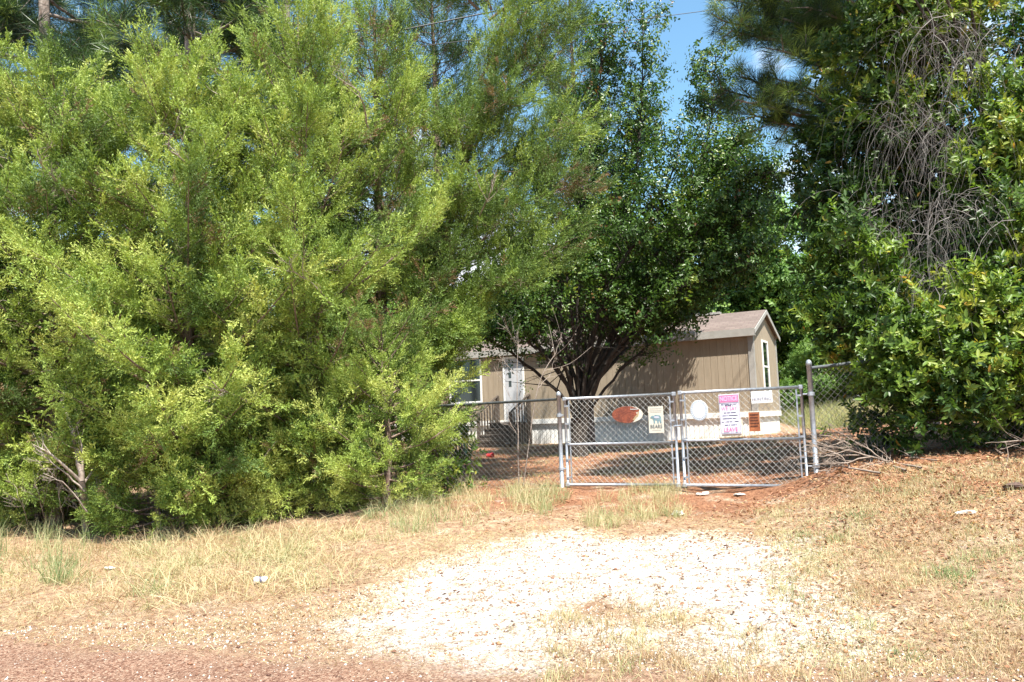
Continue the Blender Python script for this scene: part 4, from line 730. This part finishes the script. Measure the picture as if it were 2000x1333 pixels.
g5 = clumps(PL_gravel, 80, 14, .06, .06, .004, .3, .15, .5, .5)
grass('short_dry_grass', 'short dry patchy grass on the sunny bank right of the drive', [g1, g2, g3, g4, g5])
PLyard = np.array([(-1, 12), (4, 10.3), (7, 12), (8, 18), (6.5, 21.8), (-2, 26), (-3, 18)]); PLfield = np.array([(8.2, 20.5), (10, 18), (16, 18), (18, 28), (9.5, 30), (8.9, 25)])
PLwall = np.array([(-2.6, 26.4), (-1.8, 25.9), (-1.2, 25.6), (-1.0, 26.2)])
grass('yard_grass', 'thin grass and weeds in the shaded yard behind the gate', [clumps(PLyard, 420, 22, .10, .10, .005, .55, .2, .6, .6), clumps(PLwall, 14, 40, .08, .55, .006, .75, .1, .3, .5)])
PLth = poly([(-250,1045),(900,1000),(1480,990),(2150,880),(2150,1450),(-250,1450)])
q = near_pts(90000, PLth); iv = inside(q, PL_gravel); q = q[(rng.random(len(q)) < np.where(iv, .06, .35+.65*clumpf(q, 3.3, 77))) & ((RD-q @ RN) < .1)]
grass('straw_thatch', 'flat lying straw and dead grass stems covering the dry ground', [blades(q, rng.uniform(.025, .09, len(q)), .0042, .18+.32*clumpf(q, 2.1, 31)+rng.normal(0, .16, len(q)), 5.0, .3)], 'straw')
q = near_pts(30000, PLfield); grass('field_grass', 'tall yellow green grass in the sunlit field right of the house', [blades(q, rng.uniform(.25, .75, len(q)), .009, .62+.25*clumpf(q, 1.2, 2)+rng.normal(0, .1, len(q)), .3, .5)])
# fallen leaves
def litter(n, pl, size, label, name, flat=.35, vm=.5):
    q = near_pts(n, pl); q = q[rng.random(n) < .15+.85*clumpf(q, 2.6, 55)]; q = q+rng.normal(0, .25, q.shape); n = len(q); z = hz(q[:, 0], q[:, 1])+.006; d = unit(rng.normal(size=(n, 3))*[1, 1, flat]); pos = np.stack([q[:, 0], q[:, 1], z], 1); T = [(leaf6(np.zeros(3), np.array([1., 0, 0]), np.array([0, 0, 1.])+rng.normal(0, .3, 3), 1., .42, rng.uniform(-.5, .5)), np.array([(0, 1, 2, 3), (0, 3, 4, 5)])) for _ in range(6)]
    up = unit(np.stack([rng.normal(0, flat, n), rng.normal(0, flat, n), np.ones(n)], 1)); V, Q, v_ = scatter(T, pos, up, 1, 0)  # template lies in x-y
    sc3 = rng.uniform(.6, 1.3, n)*size; V = None
    M_ = frames(up); out = []; w3 = rng.integers(0, 6, n)
    allT = np.stack([t_[0] for t_ in T]); out = np.einsum('nij,nmj->nmi', M_*sc3[:, None, None], allT[w3])+pos[:, None]; k = np.arange(n)[:, None, None]*6
    return out.reshape(-1, 3), (np.array([(0, 1, 2, 3), (0, 3, 4, 5)])[None]+k).reshape(-1, 4), np.repeat(np.clip(vm+rng.normal(0, .25, n), 0, 1), 6)
A1 = litter(9000, np.vstack([PLr[:4], PLr[4:]]), .035, '', ''); A2 = litter(15000, PLyard, .05, '', ''); A3 = litter(3500, PLl, .03, '', '', vm=.4); A4 = litter(500, PL_gravel, .036, '', '', .6, .3); A5 = litter(9000, poly([(1450,985),(1600,930),(2100,870),(2150,1060),(1500,1060)]), .045, '', '', .5, .45); A6 = litter(1500, poly([(850,1010),(1100,960),(1350,960),(1500,965),(1480,1050),(1000,1060)]), .04, '', '')
Vs = [a_[0] for a_ in (A1, A2, A3, A4, A5, A6)]; Qs = []; off = 0
for a_ in (A1, A2, A3, A4, A5, A6): Qs.append(a_[1]+off); off += len(a_[0])
tag(link('fallen_leaves', qmesh('fallen_leaves', np.vstack(Vs), np.vstack(Qs), np.concatenate([a_[2] for a_ in (A1, A2, A3, A4, A5, A6)])), M_litter), 'brown and tan fallen leaves scattered over the bank and the yard', 'leaves', kind='stuff')
# loose stones
OCT = np.array([(1,0,0),(-1,0,0),(0,1,0),(0,-1,0),(0,0,.6),(0,0,-.6)], float)
def stones(n, pl, s0, s1, name, label, M):
    q = near_pts(n, pl); q = q[((RD-q @ RN) < 0) | (rng.random(n) < .14)]; n = len(q); z = hz(q[:, 0], q[:, 1]); s_ = s0+(s1-s0)*rng.random(n)**3; J = 1+rng.normal(0, .25, (n, 6, 1)); a_ = rng.uniform(0, 6.28, n); c_, s2 = np.cos(a_), np.sin(a_); V = OCT[None]*J*s_[:, None, None]; V[:, :, 1] *= .7
    Vx = V[:, :, 0]*c_[:, None]-V[:, :, 1]*s2[:, None]; Vy = V[:, :, 0]*s2[:, None]+V[:, :, 1]*c_[:, None]; V = np.stack([Vx, Vy, V[:, :, 2]], 2)+np.stack([q[:, 0], q[:, 1], z+s_*.15], 1)[:, None]
    k = np.arange(n)[:, None, None]*6; T3 = np.array([(0,2,4),(2,1,4),(1,3,4),(3,0,4),(2,0,5),(1,2,5),(3,1,5),(0,3,5)])[None]+k; T3 = T3.reshape(-1, 3); me_ = bpy.data.meshes.new(name); V = V.reshape(-1, 3).astype(np.float32)
    me_.vertices.add(len(V)); me_.vertices.foreach_set('co', V.ravel()); me_.loops.add(T3.size); me_.loops.foreach_set('vertex_index', T3.ravel().astype(np.int32)); me_.polygons.add(len(T3)); me_.polygons.foreach_set('loop_start', np.arange(0, T3.size, 3, dtype=np.int32))
    a = me_.attributes.new('v', 'FLOAT', 'POINT'); a.data.foreach_set('value', np.repeat(rng.random(n), 6).astype(np.float32)); me_.update(calc_edges=True); return tag(link(name, me_, M), label, 'stones', kind='stuff')
M_stone = leafmat('limestone_chip', [(0, (.10, .06, .045)), (.3, (.30, .22, .16)), (.6, (.50, .44, .37)), (1, (.72, .69, .64))], 0, .9, cl=.1)
PLall = poly([(-250,1240),(300,1210),(700,1150),(1000,1050),(1500,1040),(1700,1250),(2100,1333),(2100,1450),(-250,1450)])
stones(900, PLall, .012, .026, 'loose_stones', 'larger loose stones and clods scattered over the drive mouth', M_litter)
stones(26000, PLall, .004, .013, 'loose_gravel', 'loose pale gravel chips across the mouth of the drive', M_stone)
# ------------------------------------------------------------------ dead branches, saplings, litter, wires
def branchy(name, label, roots, M, seed, cat, depth=2, nsub=6, k=4, base=None):
    r2 = np.random.default_rng(seed); base = np.array(roots[0][0][0]) if base is None else base; t = empty(name, base); tag(t, label, cat); paths = []
    def grow(P_, r0, r1, dep):
        paths.append((P_-base, r0, r1))
        if dep == 0: return
        L_ = np.linalg.norm(P_[-1]-P_[0]); ax = unit(P_[-1]-P_[0])
        for q in range(nsub):
            u = r2.uniform(.25, .97); idx = u*(len(P_)-1); i0 = min(int(idx), len(P_)-2); c = P_[i0]+(P_[i0+1]-P_[i0])*(idx-i0); d = unit(ax+unit(r2.normal(size=3))*.75); l_ = L_*r2.uniform(.2, .45)*(1.2-.6*u); rr_ = (r0+(r1-r0)*u)*.6
            e_ = c+d*l_; m_ = (c+e_)/2+r2.normal(0, .06*l_, 3)
            for z_ in (m_, e_): z_[2] = max(z_[2], h1(z_[0], z_[1])+.01)
            grow(curve([c, m_, e_], 3), rr_, .0018, dep-1)
    for pts, r0, r1 in roots: grow(curve(pts, 5, .006), r0, r1, depth)
    V, Q = chain(paths, k); link('stems', qmesh('stems', V, Q), M, t); return t
Gz = lambda px, py, dz=.03: (lambda g: np.array([g[0], g[1], g[2]+dz]))(G(px, py))
M_dead = mat('dead_branch', (.15, .11, .085), .85, col2=(.33, .26, .21), nscale=8)
branchy('dead_branch', 'long dead branch fanning from the ground under the evergreen up against the right gate post', [([Gz(1770, 925), W(1700, 898, 9.3), W(1650, 862, 9.35), W(1600, 850, 9.4)], .014, .004), ([W(1680, 890, 9.3), W(1620, 890, 9.1), W(1560, 880, 9.1)], .010, .003), ([W(1650, 862, 9.35), W(1610, 870, 9.3), W(1575, 842, 9.4)], .008, .003)], M_dead, 301, 'branch')
branchy('dead_branch', 'lower dead branch lying flat on the ground in front of the right gate leaf', [([Gz(1720, 930), Gz(1660, 925, .06), Gz(1600, 915, .1), Gz(1545, 920, .05)], .013, .004), ([Gz(1660, 925, .06), W(1640, 890, 9.1), W(1585, 870, 9.2), W(1560, 878, 9.2)], .010, .003), ([Gz(1620, 925), Gz(1570, 928, .03), Gz(1535, 935, .02)], .007, .002)], M_dead, 302, 'branch')
branchy('dead_branch', 'small dead branch on the leaves at the right edge of the picture', [([Gz(2040, 870, .05), W(1985, 862, 8.4), W(1925, 866, 8.5)], .012, .003), ([Gz(1960, 890), W(1950, 880, 8.3), W(1990, 868, 8.3)], .008, .003)], M_dead, 303, 'branch', 1)
branchy('dead_branch', 'thin dead branch under the evergreen between the post and the right edge', [([Gz(1830, 905), W(1790, 895, 8.9), W(1755, 880, 9)], .009, .003)], M_dead, 304, 'branch', 1)
branchy('dead_branch', 'broad brushy dead branch heaped over the other fallen ones beside the right gate post', [([Gz(1800, 920), W(1730, 900, 9.0), W(1660, 880, 8.95), W(1595, 868, 9.0)], .013, .003), ([W(1730, 900, 9.0), W(1680, 870, 9.1), W(1625, 838, 9.2)], .009, .003), ([W(1700, 893, 9.0), W(1640, 905, 8.9), W(1560, 905, 8.9)], .009, .003), ([W(1660, 880, 8.95), W(1610, 890, 8.9), W(1540, 893, 9.0)], .007, .002)], M_dead, 305, 'branch', 2, 8)
SG = 'bare saplings along the fence'
gs = G(1012, 905); fy = 11.7
s1 = branchy('bare_sapling', 'tall bare grey sapling rising through the fence in front of the wooden steps', [([np.array([W(1012,900,fy)[0], fy, h1(W(1012,900,fy)[0], fy)]), W(1010, 780, fy), W(1011, 650, fy)], .010, .003)], M_twig, 311, 'sapling', 2, 8); s1['group'] = SG
fx = W(1020, 900, 11.5); s2_ = branchy('bare_sapling', 'thin forked sapling leaning right towards the left gate post', [([np.array([fx[0], 11.5, h1(fx[0], 11.5)]), W(1050, 760, 11.5), W(1085, 690, 11.5), W(1098, 650, 11.5)], .009, .003), ([W(1050, 760, 11.5), W(1075, 730, 11.5), W(1084, 700, 11.5)], .006, .002)], M_twig, 312, 'sapling', 1, 4); s2_['group'] = SG
branchy('dead_tree', 'grey dead leaning trunk with bare side branches at the lower left of the hedge', [([Gz(172, 1040, -.05), W(160, 940, 9.7), W(145, 860, 9.9), W(120, 780, 10.2)], .045, .02), ([W(165, 960, 9.7), W(110, 910, 9.5), W(65, 880, 9.4)], .012, .003), ([W(170, 1000, 9.6), W(130, 950, 9.4), W(85, 925, 9.3)], .010, .003), ([W(150, 880, 9.8), W(115, 860, 9.6), W(90, 850, 9.5)], .009, .003)], M_twig, 313, 'tree', 2, 6, 5)
branchy('dead_shrub', 'grey bare brushwood at the foot of the hedge, left of the leaning trunk', [([Gz(60+35*q, 1035, -.02), W(40+38*q, 980, 9.8), W(20+45*q, 920, 9.9+.1*q)], .006, .002) for q in range(5)], M_twig, 314, 'shrub', 2, 6, 3)
branchy('dead_shrub', 'thin bare stems standing behind the fallen branches at the fence corner', [([Gz(1700+8*q, 905, -.02), W(1690+10*q, 850, 9.6), W(1665+18*q, 790, 9.7)], .004, .0015) for q in range(6)], M_twig, 315, 'shrub', 1, 4, 3)
branchy('dead_shrub', 'tangle of bare twigs under the hedge behind the leaning trunk', [([Gz(20+55*q, 1015, -.02), W(30+52*q, 960, 10.4), W(0+66*q, 880, 10.6)], .007, .002) for q in range(6)], M_twig, 316, 'shrub', 2, 7, 3)
# pale dead twigs showing in the cedar hedge
rng = np.random.default_rng(320)
for i_, (px, py, Yd, lab) in enumerate([(330,290,9.3,'pale dead snag high in the brightest cedar'),(575,530,9.4,'stubby pale broken limb in the middle of the hedge'),(80,320,9.4,'pale bare twigs in the upper left of the hedge'),(700,180,9.9,'bare twigs high in the cedar left of the sky gap'),(430,760,9.6,'pale bare limb low in the hedge'),(960,375,11.3,'curly bare twigs between the hedge and the pear tree')]):
    pts = W(px, py, Yd); a_ = pts+np.array([rng.uniform(-.3, .3), .9, -.3]); branchy('dead_snag', lab, [([a_, (a_+pts)/2+[0, 0, .05], pts, pts+np.array([rng.uniform(-.25, .25), -.1, .15])], .016, .005)], M_twig, 330+i_, 'branch', 2, 5, 4)
def leafy_shrub(label, base, h, r_, seed, n=1, M=None, T=None, s=1.0, group=None):
    bl = [((base[0]+rng.normal(0, r_*.5), base[1]+rng.normal(0, r_*.5), base[2]+h*rng.uniform(.3, .9)), r_*rng.uniform(.5, .8), 0) for _ in range(4)]
    return blob_tree('leafy_shrub', label, base, bl, T or T_ROS, M or M_glossy, M_barkd, s, seed, 7, .5, 'shrub', group, .012)
b1 = W(890, 850, 12.6); b1[2] = h1(b1[0], 12.6); leafy_shrub('leafy green shrub at the hedge end beside the green stand', b1, 1.1, .4, 401, s=.8)
b2 = W(860, 940, 11.2); b2[2] = h1(b2[0], 11.2); leafy_shrub('low leafy shrub at the foot of the hedge just left of the fence', b2, .5, .3, 402, s=.7)
# green stand with basin near the house corner
gc = W(905, 880, 20.5); gc[2] = h1(gc[0], 20.5); t = empty('garden_stand', gc); tag(t, 'dark green metal stand with flared head and round basin, left of the skirting', 'stand')
M_green = mat('green_paint', (.015, .10, .08), .45, col2=(.03, .17, .13), nscale=8)
mb = MB(); mb.tube([(.06, 0, 0), (.06, 0, .62)], .06, 10); mb.build('pole', M_green, t, smooth=True); mb = MB(); mb.lathe((.03, 0, 0), [(.05, .55), (.12, .62), (.14, .70), (.09, .76), (.05, .78)], 14); mb.build('head', M_green, t, smooth=True)
mb = MB(); mb.lathe((-.12, -.25, 0), [(.06, 0), (.16, .06), (.21, .16), (.20, .17), (.15, .08), (.02, .05)], 16); mb.build('basin', M_green, t, smooth=True)
M_scrap = mat('dirty_white', (.38, .33, .28), .8, col2=(.72, .70, .66), nscale=25, bump=.5, bscale=60)
# litter
def crumple(name, label, px, py, size, M, seed, cat, flat=.6):
    r2 = np.random.default_rng(seed); g_ = G(px, py); t_ = empty(name, g_); tag(t_, label, cat); V = []; F = []; n_, m_ = 9, 6
    for i_ in range(m_+1):
        for j_ in range(n_):
            a_ = 2*math.pi*j_/n_; b_ = math.pi*i_/m_; k_ = 1+r2.normal(0, .22); V.append((size*math.sin(b_)*math.cos(a_)*k_, size*.7*math.sin(b_)*math.sin(a_)*k_, size*flat*(.5+.5*math.cos(b_))*k_*.9))
    for i_ in range(m_):
        for j_ in range(n_): F.append((i_*n_+j_, i_*n_+(j_+1) % n_, (i_+1)*n_+(j_+1) % n_, (i_+1)*n_+j_))
    mb = MB(); mb.add(V, F); mb.build('body', M, t_); return t_
crumple('paper_scrap', 'crumpled white paper lying in the straw grass at far left', 215, 1113, .055, M_scrap, 1, 'litter')
crumple('plastic_bag', 'crumpled white plastic scrap under the gate just right of the centre', 1372, 968, .085, M_scrap, 3, 'litter', .4)
crumple('plastic_bag', 'smaller white scrap on the ground below the middle of the right gate leaf', 1445, 968, .075, M_scrap, 4, 'litter', .35)
crumple('white_stone', 'pale lump of stone in the grass in front of the gate', 1325, 1008, .075, M_scrap, 5, 'stone', .7)
crumple('white_stone', 'pale stone lying on the sunny bank at right', 1888, 1005, .09, M_scrap, 6, 'stone', .35)
crumple('dirt_clod', 'dark clod of turned earth at the right edge of the bank', 1985, 955, .13, mat('clod', (.10, .06, .045), .95, bump=.5), 7, 'clod', .45)
gc_ = G(508, 1140); t = empty('drink_can', (gc_[0], gc_[1], gc_[2]+.03), .4); tag(t, 'crushed white and silver drink can lying on the left verge', 'can')
mb = MB(); mb.tube([(-.055, 0, 0), (-.05, 0, 0), (-.02, 0, .003), (.02, .004, -.002), (.052, 0, 0), (.058, 0, 0)], [.024, .031, .030, .026, .031, .025], 14); mb.build('body', M_white, t, smooth=False); mb = MB(); mb.tube([(.0585, 0, 0), (.0605, 0, 0)], .026, 14); mb.build('lid', M_galv, t)
mb = MB(); mb.tube([(-.01, .001, .001), (.012, .001, .001)], .0305, 14, False); mb.build('band', dgrey, t)
rc = W(957, 890, 19.5); rc[2] = h1(rc[0], 19.5); t = empty('red_cup', rc); tag(t, 'small red cup lying on the ground left of the wooden steps', 'cup'); M_red = mat('red_plastic', (.40, .02, .02), .4)
mb = MB(); mb.tube([(-.09, 0, .06), (.09, 0, .075)], [.045, .065], 14); mb.build('body', M_red, t); mb = MB(); mb.tube([(.085, 0, .0745), (.098, 0, .0755)], .070, 14); mb.build('rim', M_red, t)
# overhead wires
M_cable = mat('black_cable', (.03, .03, .035), .5)
for (a_, b_, Ya, Yb, r_, lab) in [((840, 48), (1075, 0), 15, 15.6, .013, 'thick black overhead cable crossing behind the cedar tops'), ((1290, 33), (1530, 2), 17, 17.5, .007, 'thin overhead wire crossing the open sky above the pear tree')]:
    p0, p1 = W(*a_, Ya), W(*b_, Yb); d = p1-p0; e0 = p0-d*8; e1 = p1+d*8; pts = [e0+(e1-e0)*s_-np.array([0, 0, 1])*(4*.5*(s_*(1-s_))-4*.5*.2491) for s_ in np.linspace(0, 1, 41)]
    mb = MB(); mb.tube(pts, r_, 6); o = mb.build('overhead_cable', M_cable); tag(o, lab, 'cable', 'overhead wires')
for o in list(bpy.data.objects):
    if o.type == 'MESH' and o.parent is None and 'label' not in o and 'kind' not in o: print('UNTAGGED', o.name)
print('counts', cnt, 'faces', sum(len(o.data.polygons) for o in bpy.data.objects if o.type == 'MESH'))
